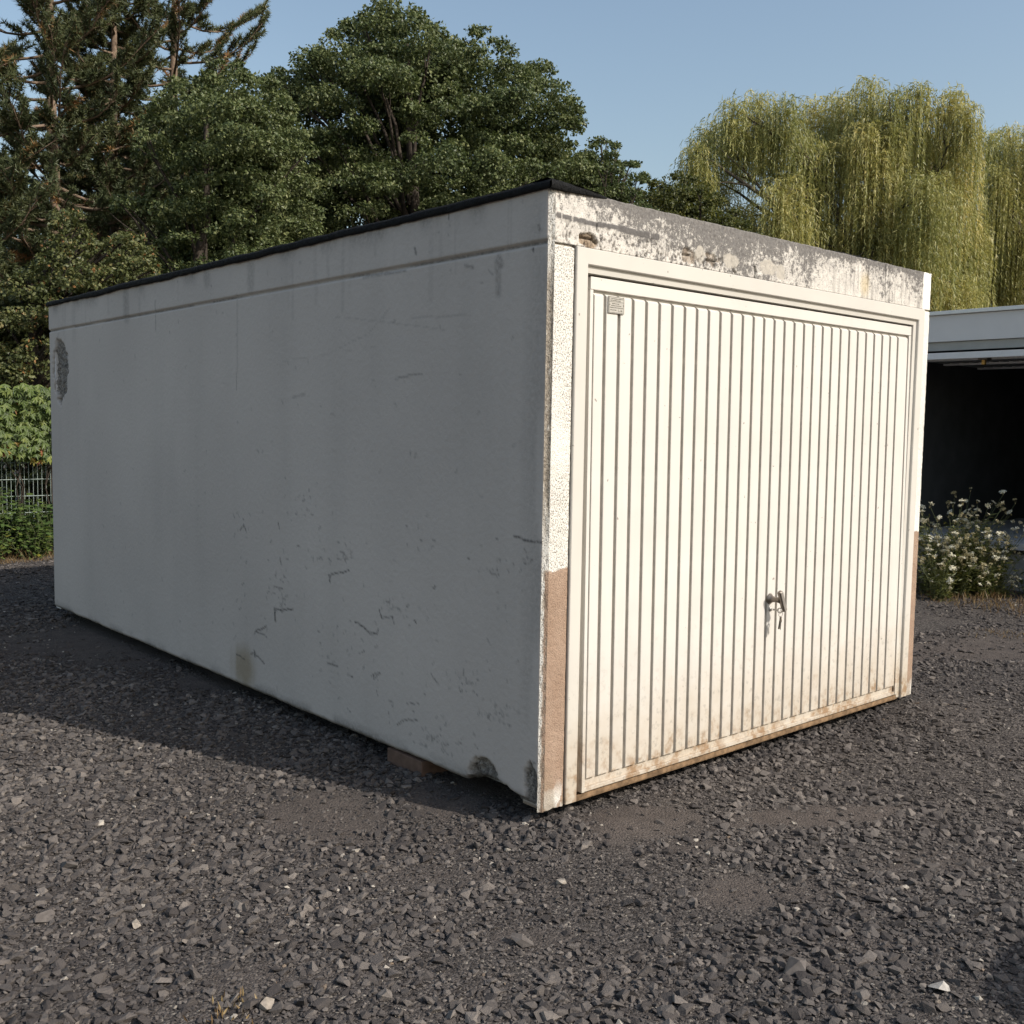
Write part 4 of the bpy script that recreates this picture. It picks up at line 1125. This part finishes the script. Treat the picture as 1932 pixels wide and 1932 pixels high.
# ---- big maple behind the garage
broad_tree('leafy_tree', 'tall dense green leafy tree rising behind the garage roof, centre', 'tree',
           [(500, 150), (545, 108), (600, 78), (650, 32), (700, 8), (745, -14), (800, 15), (845, 58), (872, 82), (888, 34), (925, 45), (950, 75), (1000, 112), (1020, 95), (1045, 130), (1060, 165), (1098, 188), (1106, 235), (1082, 268), (1110, 300), (1125, 350), (1090, 430), (950, 500), (600, 590), (330, 620), (430, 430), (480, 380), (515, 250)],
           20.5, 3.3, 210, 0.30, 0.88, 760, 0.062, M['maple'], 5, base_uv=780, r0=0.22, n_limb=26)
broad_tree('leafy_tree', 'broad green tree in front of the pines at the left', 'tree',
           [(262, 235), (290, 175), (335, 140), (360, 150), (395, 112), (440, 105), (470, 130), (510, 135), (545, 190), (590, 260), (610, 420), (560, 560), (200, 640), (205, 560), (180, 520), (215, 470), (280, 480), (300, 430), (215, 400), (205, 370), (260, 350), (330, 365), (300, 310), (250, 300)],
           17.0, 2.6, 150, 0.24, 0.68, 860, 0.055, M['maple'], 6, base_uv=390, r0=0.15, n_limb=14, tone=0.52)
broad_tree('young_tree', 'small yellowing leafy tree above the creeper fence at far left', 'tree',
           [(-120, 560), (-40, 530), (20, 520), (60, 500), (95, 440), (105, 385), (140, 380), (160, 430), (190, 455), (235, 430), (285, 450), (300, 520), (250, 620), (130, 640), (120, 780), (-120, 790)],
           15.0, 1.8, 160, 0.18, 0.50, 760, 0.054, M['leaf_yellow'], 7, base_uv=60, r0=0.12, n_limb=40, tone=0.5)
broad_tree('shaded_tree', 'dark tree filling the gap behind the pines at left', 'tree',
           [(-200, 330), (20, 300), (110, 360), (170, 250), (260, 190), (380, 220), (560, 280), (640, 420), (560, 640), (200, 700), (-200, 800)],
           24.5, 1.6, 260, 0.4, 0.7, 90, 0.13, M['leaf_dark'], 8, base_uv=200, r0=0.25, n_limb=40, tone=0.4)
broad_tree('leafy_tree', 'dark green leafy tree just right of the garage roof peak', 'tree',
           [(1060, 300), (1090, 290), (1118, 262), (1160, 258), (1178, 285), (1172, 300), (1200, 302), (1222, 322), (1222, 345), (1205, 362), (1240, 400), (1260, 520), (1000, 520)],
           21.5, 2.0, 100, 0.2, 0.48, 760, 0.062, M['maple'], 9, base_uv=1140, r0=0.14, n_limb=30, tone=0.42)
broad_tree('bushy_tree', 'olive green bushy tree left of the willow above the garage front', 'tree',
           [(1190, 400), (1215, 350), (1240, 330), (1285, 318), (1330, 340), (1345, 360), (1385, 385), (1420, 430), (1440, 560), (1180, 560)],
           24.0, 2.2, 110, 0.22, 0.54, 680, 0.064, M['leaf_olive'], 10, base_uv=1310, r0=0.14, n_limb=30, tone=0.42)
broad_tree('hedge_tree', 'dark hedge-like tree under the willow behind the open garage', 'tree',
           [(1380, 470), (1450, 430), (1560, 440), (1700, 450), (1830, 440), (1870, 470), (1905, 450), (1990, 470), (2100, 640), (1380, 640)],
           33.0, 2.0, 220, 0.4, 0.75, 70, 0.15, M['leaf_dark'], 12, base_uv=1700, r0=0.25, n_limb=30, tone=0.5)

broad_tree('shrub', 'dark leafy shrub behind the wire fence at the left', 'shrub',
           [(-200, 740), (-60, 735), (60, 745), (200, 740), (330, 760), (330, 1080), (-200, 1080)],
           14.2, 0.7, 170, 0.2, 0.36, 150, 0.09, M['leaf_dark'], 13, base_uv=40, r0=0.05, n_limb=30, tone=0.55)

# ---- pines
def pine(name, label, uv, depth, z0, z1, reach, nb, seed, lean=0.0):
    rng = np.random.default_rng(seed)
    b = at(uv, 900, depth); b[2] = -0.08
    t = thing(name, label, 'tree', tuple(b), 'pines at the left')
    tb = TB()
    k = np.linspace(0, 1, 16)
    tr = np.column_stack([lean * k + 0.05 * np.sin(k * 9), 0.05 * np.cos(k * 7), k * z1])
    tb.add(tr, np.interp(k, [0, 0.15, 1], [0.20, 0.15, 0.03]), 8)
    P, T, tn = [], [], []
    for i in range(nb):
        h = z0 + (z1 - z0) * ((i + rng.random()) / nb) ** 1.05
        f = (h - z0) / (z1 - z0)
        ln = reach * (1 - 0.75 * f) * rng.uniform(0.55, 1.1)
        az = i * 2.4 + rng.uniform(-0.5, 0.5)
        st = np.array([np.interp(h / z1, k, tr[:, 0]), np.interp(h / z1, k, tr[:, 1]), h])
        d = np.array([math.cos(az), math.sin(az), 0.0])
        q = np.linspace(0, 1, 7)
        rise = rng.uniform(-0.12, 0.35)
        br = st + d * (q * ln)[:, None] + np.column_stack([np.zeros(7), np.zeros(7), ln * (rise * q + 0.22 * q ** 2.5 - 0.10 * np.sin(q * math.pi))])
        br += rng.normal(0, 0.025, br.shape) * q[:, None]
        tb.add(br, np.linspace(0.034 * (1 - 0.5 * f) + 0.008, 0.006, 7), 5)
        dead = rng.random() < 0.10
        nsb = int(10 + ln * 10.5)
        for s_ in range(nsb):
            a_ = rng.uniform(0.22, 1.0)
            c = np.array([np.interp(a_, q, br[:, j]) for j in range(3)])
            dd_ = br[min(6, int(a_ * 6) + 1)] - br[max(0, int(a_ * 6) - 1)]; dd_ /= np.linalg.norm(dd_)
            side = np.cross(dd_, [0, 0, 1]) * rng.choice([-1, 1])
            dv = unit(dd_ * 0.8 + side * rng.uniform(0.3, 0.9) + np.array([0, 0, rng.uniform(0.0, 0.5)]))
            l2 = rng.uniform(0.25, 0.65) * (0.6 + 0.4 * ln / reach)
            e = c + dv * l2 + np.array([0, 0, 0.08])
            tb.add(np.array([c, (c + e) / 2 - [0, 0, 0.02], e]), [0.010, 0.007, 0.004], 3)
            nt = int(l2 / 0.07)
            tone0 = rng.normal(0.42, 0.10) if rng.random() > 0.05 else rng.uniform(0.82, 1.0)
            for w in range(nt):
                g = 0.25 + 0.75 * (w + 0.5) / nt
                P.append(c + (e - c) * g); T.append(unit(dv + np.array([0, 0, 0.45]))); tn.append(tone0 + rng.normal(0, 0.05))
    P = np.array(P); T = np.array(T); tn = np.array(tn)
    NN = 18
    PP = np.repeat(P, NN, 0); TT = np.repeat(T, NN, 0); n_ = len(PP)
    Dn = unit(TT * 0.6 + rng.normal(0, 0.62, (n_, 3)))
    ln = rng.uniform(0.08, 0.15, n_)
    S = unit(np.cross(Dn, rng.normal(size=(n_, 3)))) * 0.0105
    V = np.stack([PP - S, PP + S, PP + Dn * ln[:, None]], 1).reshape(-1, 3)
    F = np.arange(n_ * 3).reshape(-1, 3)
    tone = np.repeat(np.clip(np.repeat(tn, NN) + rng.normal(0, 0.06, n_), 0, 1), 3)
    link('crown', np_mesh('crown', V, F, {'tone': tone}), M['needle'], t)
    link('trunk', tb.mesh('trunk'), M['pine_bark'], t)
    print(name, len(P), 'tufts', len(F), 'tris')
pine('pine_tree', 'tall pine with brownish needles and bare reddish trunk at the far left', 122, 20.5, 3.6, 14.0, 3.1, 104, 21, -0.15)
pine('pine_tree', 'pine whose top boughs reach right against the sky, second from left', 332, 23.5, 5.0, 15.0, 3.2, 84, 22, 0.1)
pine('pine_tree', 'dense pine standing between the two bare-trunked pines', 225, 22.0, 4.0, 12.0, 2.4, 70, 24, 0.0)
pine('pine_tree', 'pine at the left picture edge with only its right boughs in view', -90, 18.5, 2.5, 12.5, 2.6, 50, 23, 0.0)

# ---- weeping willows
def willow(name, label, fts, trunk_uv, depth, seed, spread):
    rng = np.random.default_rng(seed)
    b = at(trunk_uv, 900, depth); b[2] = -0.08
    t = thing(name, label, 'tree', tuple(b), 'weeping willows behind the open garage')
    tb = TB()
    fork = at(trunk_uv, 560, depth)
    k = np.linspace(0, 1, 6)[:, None]
    tb.add(b + (fork - b) * k + rng.normal(0, 0.05, (6, 3)), np.linspace(0.42, 0.30, 6), 9)
    Ps, Ts, tn = [], [], []
    sc = depth / FPX
    ends = []; fts = list(fts); order = rng.permutation(len(fts))
    for fi, oi in enumerate(order):
        u, v, r, ln = fts[oi]
        dep = depth + rng.uniform(-spread, spread)
        c = at(u, v, dep)
        R = r * sc
        main = fi < 9
        if main: st = fork; ends.append(c)
        else:
            E_ = np.array(ends); j_ = np.argmin(np.linalg.norm(E_ - c, axis=1)); st = fork + (E_[j_] - fork) * rng.uniform(0.45, 0.75)
        q = np.linspace(0, 1, 8)[:, None]
        p = st + (c - st) * q; p[:, 2] += np.sin(q[:, 0] * math.pi) * 0.05 * np.linalg.norm(c - st)
        p += rng.normal(0, 0.07, p.shape) * np.sin(q * math.pi)
        tb.add(p, np.linspace(0.13 if main else 0.045, 0.014, 8), 6)
        for z in range(2):
            a_ = rng.uniform(0.4, 0.9); s0 = p[int(a_ * 7)]
            e = s0 + (c - s0) * 0.7 + rng.normal(0, 0.3, 3) - [0, 0, 0.2]; tb.add(np.array([s0, (s0 + e) / 2 + [0, 0, .05], e]), [0.03, 0.02, 0.008], 4)
        ns = int(95 + 135 * (r / 50.0) ** 2)
        tone0 = rng.normal(0.5, 0.10)
        for s_ in range(ns):
            az = rng.uniform(0, 2 * math.pi); out = R * math.sqrt(rng.random()) * rng.uniform(0.9, 1.5); drop = rng.random()
            hl = ln * sc * rng.uniform(0.3, 1.45) 
            m_ = max(5, int((hl + out) / 0.055))
            q = (np.arange(m_) + rng.random(m_) * 0.6) / m_
            L_ = out + hl
            sarc = q * L_
            ho = np.where(sarc < out * 1.2, sarc * 0.83, out) + 0.05 * q * rng.normal()
            dz = np.where(sarc < out * 1.2, 0.30 * R * np.sin(np.clip(sarc / (out * 1.2 + 1e-6), 0, 1) * math.pi * 0.75), 0.2 * R - (sarc - out * 1.2))
            ph = c + np.column_stack([np.cos(az) * ho, np.sin(az) * ho, dz - 0.4 * R * (out / R) ** 2 + R * (0.45 - 2.0 * drop)])
            sw = rng.normal(0, 0.03, 2)
            ph[:, 0] += sw[0] * q * q; ph[:, 1] += sw[1] * q * q
            Ps.append(ph); 
            dn = np.column_stack([np.full(m_, np.cos(az) * 0.35), np.full(m_, np.sin(az) * 0.35), np.where(sarc < out, 0.0, -1.0)])
            Ts.append(dn); tn.append(np.full(m_, tone0 + rng.normal(0, 0.09)) - 0.10 * q)
    P = np.concatenate(Ps); T = np.concatenate(Ts); tn = np.concatenate(tn); n_ = len(P)
    T = unit(T + rng.normal(0, 0.35, (n_, 3)))
    Nn = rng.normal(size=(n_, 3)) + np.array([0.3, -0.8, 0.3])
    l_ = rng.uniform(0.07, 0.13, n_)
    S = unit(np.cross(T, Nn)) * (l_ * 0.125)[:, None]
    V = np.stack([P - b - S, P - b + S, P - b + T * (l_ * 1.25)[:, None]], 1).reshape(-1, 3); F = np.arange(n_ * 3).reshape(-1, 3)
    tone = np.clip(tn + rng.normal(0, 0.10, n_), 0, 1)
    link('crown', np_mesh('crown', V, F, {'tone': np.repeat(tone, 3)}), M['willow'], t)
    me = tb.mesh('trunk'); me.transform(Matrix.Translation(-Vector(b)))
    link('trunk', me, M['willow_bark'], t)
    print(name, len(F), 'tris')
FT = [(1312, 285, 32, 60), (1340, 245, 40, 70), (1385, 205, 38, 60), (1430, 195, 42, 90), (1480, 205, 42, 100), (1535, 205, 44, 110), (1585, 200, 46, 120), (1640, 175, 48, 120), (1690, 190, 42, 110), (1735, 172, 30, 80),
      (1795, 180, 36, 90), (1825, 215, 32, 120), (1395, 255, 44, 60), (1450, 260, 40, 60), (1520, 280, 48, 120), (1585, 285, 46, 110), (1640, 255, 50, 140), (1700, 250, 46, 130), (1750, 260, 46, 140), (1800, 270, 44, 150),
      (1350, 340, 40, 60), (1480, 365, 56, 130), (1525, 360, 50, 120), (1560, 420, 34, 90), (1630, 375, 46, 120), (1690, 360, 50, 150), (1750, 350, 50, 170), (1805, 360, 44, 160), (1665, 450, 54, 130), (1730, 455, 56, 150),
      (1790, 470, 54, 150), (1590, 480, 50, 120), (1640, 520, 56, 120), (1700, 560, 60, 110), (1760, 560, 60, 110), (1820, 545, 46, 110), (1410, 400, 36, 80), (1455, 440, 40, 80), (1500, 470, 36, 70), (1550, 540, 50, 80), (1840, 430, 30, 110)]
willow('weeping_willow', 'large yellow-green weeping willow with a wide crown against the sky', FT, 1640, 27.5, 31, 1.6)
FT2 = [(1868, 262, 30, 110), (1905, 255, 36, 130), (1950, 250, 40, 130), (1885, 330, 36, 140), (1930, 330, 40, 150), (1990, 320, 50, 150), (1870, 410, 30, 120), (1915, 420, 40, 130), (1970, 420, 44, 130), (1890, 490, 34, 70), (1940, 500, 44, 90), (2010, 430, 50, 140), (2040, 300, 50, 140)]
willow('weeping_willow', 'second weeping willow cut off by the right picture edge', FT2, 1950, 31.0, 33, 1.2)

# ---- wire fence with creeper, weeds at its foot
FY = 10.25
FN = thing('wire_fence', 'double-rod wire mesh fence overgrown with creeper at the left', 'fence', (0.0, FY, -0.07))
rod = MB(); rod.tube([(0, 0, 0.05), (0, 0, 1.95)], 0.0032, 5); rme = rod.mesh('rod'); rme.materials.append(M['galv'])
for k in range(76):
    o = link('rod', rme, None, FN); o.location = (-1.6 + k * 0.05, 0, 0)
hr = MB(); hr.tube([(-1.62, 0, 0), (2.2, 0, 0)], 0.0042, 5); hme = hr.mesh('cross_rod'); hme.materials.append(M['galv'])
for k in range(10):
    for s_ in (-1, 1):
        o = link('cross_rod', hme, None, FN); o.location = (0, s_ * 0.0078, 0.06 + k * 0.2)
pm_ = MB(); pm_.box((-0.03, 0.015, 0), (0.03, 0.055, 2.0)); pme = pm_.mesh('post', 0.004, 2); pme.materials.append(M['galv'])
for xq in (-1.55, 0.25, 2.15):
    o = link('post', pme, None, FN); o.location = (xq, 0, 0)
def creeper():
    rng = np.random.default_rng(41)
    n_ = 3800
    x = rng.uniform(-1.7, 2.3, n_); z = rng.uniform(1.05, 1.93, n_) + 0.16 * (fbm(x * 5, x * 0, 9.0) - 0.4)
    low = 1.12 + 0.28 * (fbm(x * 2.4, x * 0, 5.0) - 0.5) * 2
    curtain = (fbm(x * 3.1, x * 0, 6.0) > 0.56)
    keep = (z > low) | (curtain & (rng.random(n_) < 0.6))
    zl = np.where(curtain & (rng.random(n_) < 0.3), rng.uniform(0.35, 1.2, n_), z); z = np.where(keep, z, zl); keep |= curtain
    x, z = x[keep], z[keep]; n_ = len(x)
    y = FY - 0.03 - np.abs(rng.normal(0, 0.13, n_)) * (0.6 + 0.9 * fbm(x * 4, z * 4, 8.0))
    base = np.column_stack([x, y, z])
    Ps, Ts, Ns, Ls, tn = [], [], [], [], []
    t0 = np.clip(0.45 + 0.18 * rng.normal(size=n_) + 0.15 * (z - 1.6), 0, 0.93)
    redz = (z < 1.25) & (rng.random(n_) < 0.08); t0 = np.where(redz, rng.uniform(0.94, 1.0, n_), t0)
    for j in range(5):
        an = (j - 2) * 0.52
        d = np.column_stack([np.sin(an) + rng.normal(0, 0.15, n_), np.full(n_, -0.45), -np.cos(an) * np.ones(n_) + rng.normal(0, 0.1, n_)])
        Ps.append(base); Ts.append(d); Ns.append(np.column_stack([rng.normal(0, 0.3, n_), np.full(n_, -1.0), np.full(n_, 0.75)])); Ls.append(rng.uniform(0.065, 0.115, n_) * (1 - 0.12 * abs(j - 2))); tn.append(t0 + rng.normal(0, 0.04, n_))
    P = np.concatenate(Ps); ln = np.concatenate(Ls)
    V, F = leaf_quads(P, np.concatenate(Ts), np.concatenate(Ns), ln, ln * 0.33, 0.3)
    return V, F, np.repeat(np.clip(np.concatenate(tn), 0, 1), 4)
CR = thing('creeper_vine', 'bright green Virginia creeper hanging over the wire fence', 'creeper', (0, FY, 0))
V, F, tn = creeper(); V = V - np.array([0, FY, 0])
link('foliage', np_mesh('foliage', V, F, {'tone': tn}), M['creeper'], CR)
tb = TB(); rng = np.random.default_rng(5)
for k in range(26):
    x0 = rng.uniform(-1.6, 2.2); tb.add(np.array([(x0, -0.03, 0.0), (x0 + rng.normal(0, .1), -0.04, 0.7), (x0 + rng.normal(0, .2), -0.05, 1.4), (x0 + rng.normal(0, .3), -0.05, 1.85)]), [0.008, 0.007, 0.006, 0.004], 4)
link('stem', tb.mesh('stem'), M['bark'], CR)

def weed(name, label, cx, cy, h, r, nst, seed, size, mat, tone=0.45, group=None, cat='plant'):
    rng = np.random.default_rng(seed)
    b = np.array([cx, cy, float(hgt(np.array([cx]), np.array([cy]))[0]) - 0.01])
    t = thing(name, label, cat, tuple(b), group)
    tb = TB(); P, T, N_, tn = [], [], [], []
    for k in range(nst):
        az = rng.uniform(0, 6.28); rr = r * math.sqrt(rng.random()); hh = h * rng.uniform(0.5, 1.05) * (1 - 0.35 * (rr / r) ** 2)
        e = np.array([math.cos(az) * rr, math.sin(az) * rr, hh]); s0 = e * np.array([0.35, 0.35, 0])
        q = np.linspace(0, 1, 5)[:, None]; p = s0 + (e - s0) * q; p[:, :2] += rng.normal(0, .02, (5, 2)) * q
        tb.add(p, np.linspace(0.006, 0.002, 5), 3)
        nl = int(hh / 0.028)
        a_ = rng.uniform(0.12, 1.0, nl)
        c = np.column_stack([np.interp(a_, q[:, 0], p[:, j]) for j in range(3)])
        az2 = rng.uniform(0, 6.28, nl)
        d = np.column_stack([np.cos(az2), np.sin(az2), rng.uniform(-0.35, 0.45, nl)])
        P.append(c); T.append(d); N_.append(np.column_stack([rng.normal(0, .3, nl), rng.normal(-.2, .3, nl), np.ones(nl)])); tn.append(np.full(nl, rng.normal(tone, 0.1)) + 0.15 * (a_ - 0.5))
    P = np.concatenate(P); n_ = len(P); ln = size * rng.uniform(0.6, 1.3, n_)
    V, F = leaf_quads(P, np.concatenate(T), np.concatenate(N_), ln, ln * rng.uniform(0.45, 0.65, n_), 0.2)
    tn = np.clip(np.concatenate(tn) + rng.normal(0, 0.12, n_), 0, 1)
    link('foliage', np_mesh('foliage', V, F, {'tone': np.repeat(tn, 4)}), mat, t)
    link('stem', tb.mesh('stem'), M['carrot_leaf_stem'], t)
    return t
M['carrot_leaf_stem'] = simple('green_stem', (0.10, 0.115, 0.05), 0.7, 0.3, 0, 0.2, 30)
k = 0
for (cx, cy, h, r, lab) in [(0.30, 9.95, 0.85, 0.42, 'leafy green weed at the fence foot by the left picture edge'), (0.72, 9.85, 0.95, 0.40, 'tallest leafy weed at the fence foot, middle of the patch'),
                            (1.10, 9.75, 0.80, 0.38, 'leafy weed at the fence foot beside the garage back corner'), (-0.15, 10.0, 0.8, 0.45, 'leafy weed at the fence foot just outside the left picture edge'),
                            (0.52, 9.62, 0.48, 0.34, 'low bright green weed in front of the taller weeds by the fence'), (0.98, 9.52, 0.42, 0.30, 'low weed nearest the garage back corner at the gravel edge'),
                            (1.55, 9.8, 0.8, 0.45, 'leafy weed behind the garage back corner'), (0.10, 9.62, 0.40, 0.30, 'low weed at the gravel edge by the left picture edge')]:
    weed('leafy_weed', lab, cx, cy, h, r, 46, 60 + k, 0.085 if h > 0.6 else 0.06, M['weed'], 0.45 if h > 0.6 else 0.62, 'weeds along the fence foot'); k += 1

# ---- dry grass at the edges of the gravel (stuff)
def dry_grass():
    rng = np.random.default_rng(77); P, H_ = [], []
    def strip(x0, x1, y0, y1, n_, h):
        P.append(np.column_stack([rng.uniform(x0, x1, n_), rng.uniform(y0, y1, n_)])); H_.append(h * rng.uniform(0.4, 1.2, n_))
    strip(-1.2, 2.0, 9.15, 9.5, 1500, 0.06); strip(-1.2, 2.0, 9.4, 9.9, 900, 0.14)
    q = rng.random(1500); P.append(np.column_stack([6.75 + 0.9 * rng.random(1500) + 0.2 * rng.normal(size=1500), 0.2 + q * 2.4])); H_.append(0.07 * rng.uniform(0.3, 1.5, 1500))
    for (u, v, n_, r, h) in [(1888, 1196, 60, 0.10, 0.05), (450, 1888, 26, 0.05, 0.035), (1858, 1128, 50, 0.08, 0.12), (420, 1925, 20, 0.05, 0.03), (1830, 1080, 40, 0.1, 0.2)]:
        c = hit(u, v, 2, -0.06); P.append(c[:2] + rng.normal(0, r, (n_, 2))); H_.append(h * rng.uniform(0.4, 1.2, n_))
    P = np.concatenate(P); H_ = np.concatenate(H_); n_ = len(P)
    B = np.column_stack([P, hgt(P[:, 0], P[:, 1])])
    d = unit(np.column_stack([rng.normal(0, .5, n_), rng.normal(0, .5, n_), np.ones(n_)]))
    V, F = leaf_quads(B, d, rng.normal(size=(n_, 3)), H_, np.full(n_, 0.006), 0.1)
    return np_mesh('dry_grass', V, F, {'tone': np.repeat(rng.random(n_), 4)})
tag(link('dry_grass', dry_grass(), M['straw']), 'dry yellow grass along the edges of the gravel', 'grass', kind='stuff')

# ---- wild carrots in front of the open garage
def umbel_mesh(seed, closed):
    rng = np.random.default_rng(seed)
    n_ = 54; R = 0.025
    az = rng.uniform(0, 6.28, n_); r = R * np.sqrt(rng.random(n_))
    if closed: r = R * 0.75 * (0.55 + 0.45 * rng.random(n_))
    z = (0.012 - 7 * r * r) if not closed else (0.016 * rng.random(n_) + 0.012)
    P = np.column_stack([np.cos(az) * r, np.sin(az) * r, z])
    T = np.column_stack([rng.normal(size=n_), rng.normal(size=n_), rng.normal(0, .4, n_)])
    V, F = leaf_quads(P, T, np.column_stack([rng.normal(0, .4, n_), rng.normal(0, .4, n_), np.ones(n_)]), rng.uniform(0.009, 0.015, n_), rng.uniform(0.008, 0.013, n_), 0.05)
    tn = np.clip((0.78 if not closed else 0.25) + rng.normal(0, 0.16, n_), 0, 1)
    m_ = 9; Vs = []; Fs = []
    for j in range(m_):
        a_ = j * 6.283 / m_; e = np.array([math.cos(a_) * R * .7, math.sin(a_) * R * .7, 0.006]); b_ = np.array([0, 0, -0.035]); w = np.array([-math.sin(a_), math.cos(a_), 0]) * 0.0012
        Vs += [b_ - w, b_ + w, e]; Fs.append([len(V) + 3 * j, len(V) + 3 * j + 1, len(V) + 3 * j + 2])
    me = np_mesh('flower_head', np.concatenate([V, np.array(Vs)]), np.concatenate([F, np.array(Fs)]), {'tone': np.concatenate([np.repeat(tn, 4), np.full(3 * m_, 0.12)])})
    me.materials.append(M['umbel']); return me
UM = [umbel_mesh(300 + k, k >= 4) for k in range(6)]
def carrot(cx, cy, h, nst, seed):
    rng = np.random.default_rng(seed)
    b = np.array([cx, cy, float(hgt(np.array([cx]), np.array([cy]))[0]) - 0.01])
    t = thing('wild_carrot', 'white-flowering wild carrot in the clump at the foot of the open garage', 'plant', tuple(b), 'wild carrots by the open garage')
    tb = TB(); P, T, N_ = [], [], []
    for k in range(nst):
        az = rng.uniform(0, 6.28); rr = 0.34 * h * math.sqrt(rng.random()) * 1.4; hh = h * rng.uniform(0.22, 1.0)
        e = np.array([math.cos(az) * rr, math.sin(az) * rr, hh]); s0 = np.array([math.cos(az), math.sin(az), 0]) * rng.uniform(0, 0.08)
        q = np.linspace(0, 1, 5)[:, None]; p = s0 + (e - s0) * q; p[1:, :2] -= (e - s0)[:2] * 0.15 * np.sin(q[1:] * math.pi)
        tb.add(p, np.linspace(0.0042, 0.002, 5), 3)
        o = link('flower_head', UM[rng.choice(6, p=[.15, .15, .15, .15, .2, .2])], None, t); o.location = tuple(p[-1] + [0, 0, 0.033])
        s_ = rng.uniform(0.65, 1.35); o.scale = (s_, s_, s_); o.rotation_euler = (rng.normal(0.3, 0.35), rng.normal(-0.2, 0.35), rng.uniform(0, 6.28))
        nl = int(hh * 60); a_ = rng.uniform(0.05, 0.8, nl)
        c = np.column_stack([np.interp(a_, q[:, 0], p[:, j]) for j in range(3)]); az2 = rng.uniform(0, 6.28, nl)
        P.append(c + rng.normal(0, 0.025, c.shape)); T.append(np.column_stack([np.cos(az2), np.sin(az2), rng.uniform(-.2, .8, nl)])); N_.append(rng.normal(size=(nl, 3)) + [0, 0, 1])
    P = np.concatenate(P); n_ = len(P); ln = rng.uniform(0.03, 0.09, n_)
    V, F = leaf_quads(P, np.concatenate(T), np.concatenate(N_), ln, ln * 0.22, 0.1)
    link('leaves', np_mesh('leaves', V, F, {'tone': np.repeat(np.clip(rng.normal(.45, .2, n_), 0, 1), 4)}), M['carrot_leaf'], t)
    link('stem', tb.mesh('stem'), M['carrot_leaf_stem'], t)
rng = np.random.default_rng(99)
CAR = []
for (u, hh, n_) in [(1742, 0.52, 14), (1762, 0.62, 18), (1780, 0.80, 20), (1792, 0.88, 20), (1806, 0.90, 20), (1820, 0.82, 20), (1835, 0.72, 20), (1850, 0.66, 20), (1865, 0.50, 12), (1812, 0.45, 16), (1775, 0.42, 16), (1850, 0.40, 16), (1890, 0.34, 4), (1912, 0.32, 5), (1928, 0.34, 5), (1945, 0.34, 5), (1795, 0.6, 18), (1830, 0.5, 16)]:
    c = hit(u, 1118 if hh > 0.5 else 1124, 2, -0.06)
    carrot(c[0] + rng.normal(0, 0.10), c[1] + rng.normal(0, 0.06), hh * 1.15, int(n_ * 1.6), int(rng.integers(1e6)))

# ---- a few stones large or pale enough to pick out
for k, (u, v, s_, tn_, lab) in enumerate([(186, 1551, 0.026, 0.97, 'long pale stone on the sunlit gravel at the left, near the shadow edge'), (256, 1738, 0.022, 0.955, 'pale slanted stone on the gravel at lower left'),
                                          (671, 1600, 0.024, 0.97, 'whitish stone on the gravel below the shadow, centre left'), (502, 1893, 0.03, 0.955, 'flat pale stone near the bottom picture edge'),
                                          (131, 1632, 0.040, 0.5, 'large dark angular stone on the gravel at left'), (1441, 1470, 0.034, 0.42, 'dark round-backed stone in front of the garage door, middle'),
                                          (1462, 1507, 0.032, 0.40, 'dark stone lying just in front of the darker stone by the door'), (1060, 1668, 0.026, 0.96, 'pale stone on the gravel below the garage corner'),
                                          (1770, 1890, 0.032, 0.98, 'white stone at the lower right, left of the corner shadow'), (1500, 1840, 0.046, 0.55, 'large grey slab-like stone near the bottom, right of centre'),
                                          (85, 1726, 0.036, 0.52, 'large grey stone at the lower left edge'), (985, 1775, 0.038, 0.55, 'large flat grey stone at the bottom centre')]):
    p = hit(u, v, 2, -0.06); p[2] = float(hgt(np.array([p[0]]), np.array([p[1]]))[0]) + s_ * 0.35
    me = stone_mesh(500 + k, 'loose_stone'); me.materials.clear()
    c_ = {0.97: (0.36, 0.325, 0.28), 0.955: (0.29, 0.25, 0.205), 0.96: (0.3, 0.265, 0.225), 0.98: (0.4, 0.37, 0.33)}.get(tn_, (0.115 * tn_ / 0.5, 0.1 * tn_ / 0.5, 0.09 * tn_ / 0.5))
    me.materials.append(simple('loose_stone_%d' % k, c_, 0.75, 0.3, 0, 0.25, 2.0))
    o = link('loose_stone', me); o.location = tuple(p); o.scale = (s_ * 1.25, s_ * 0.85, s_ * 0.62); o.rotation_euler = (0.15, -0.1, k * 1.3)
    tag(o, lab, 'stone', 'stones that stand out in the gravel')
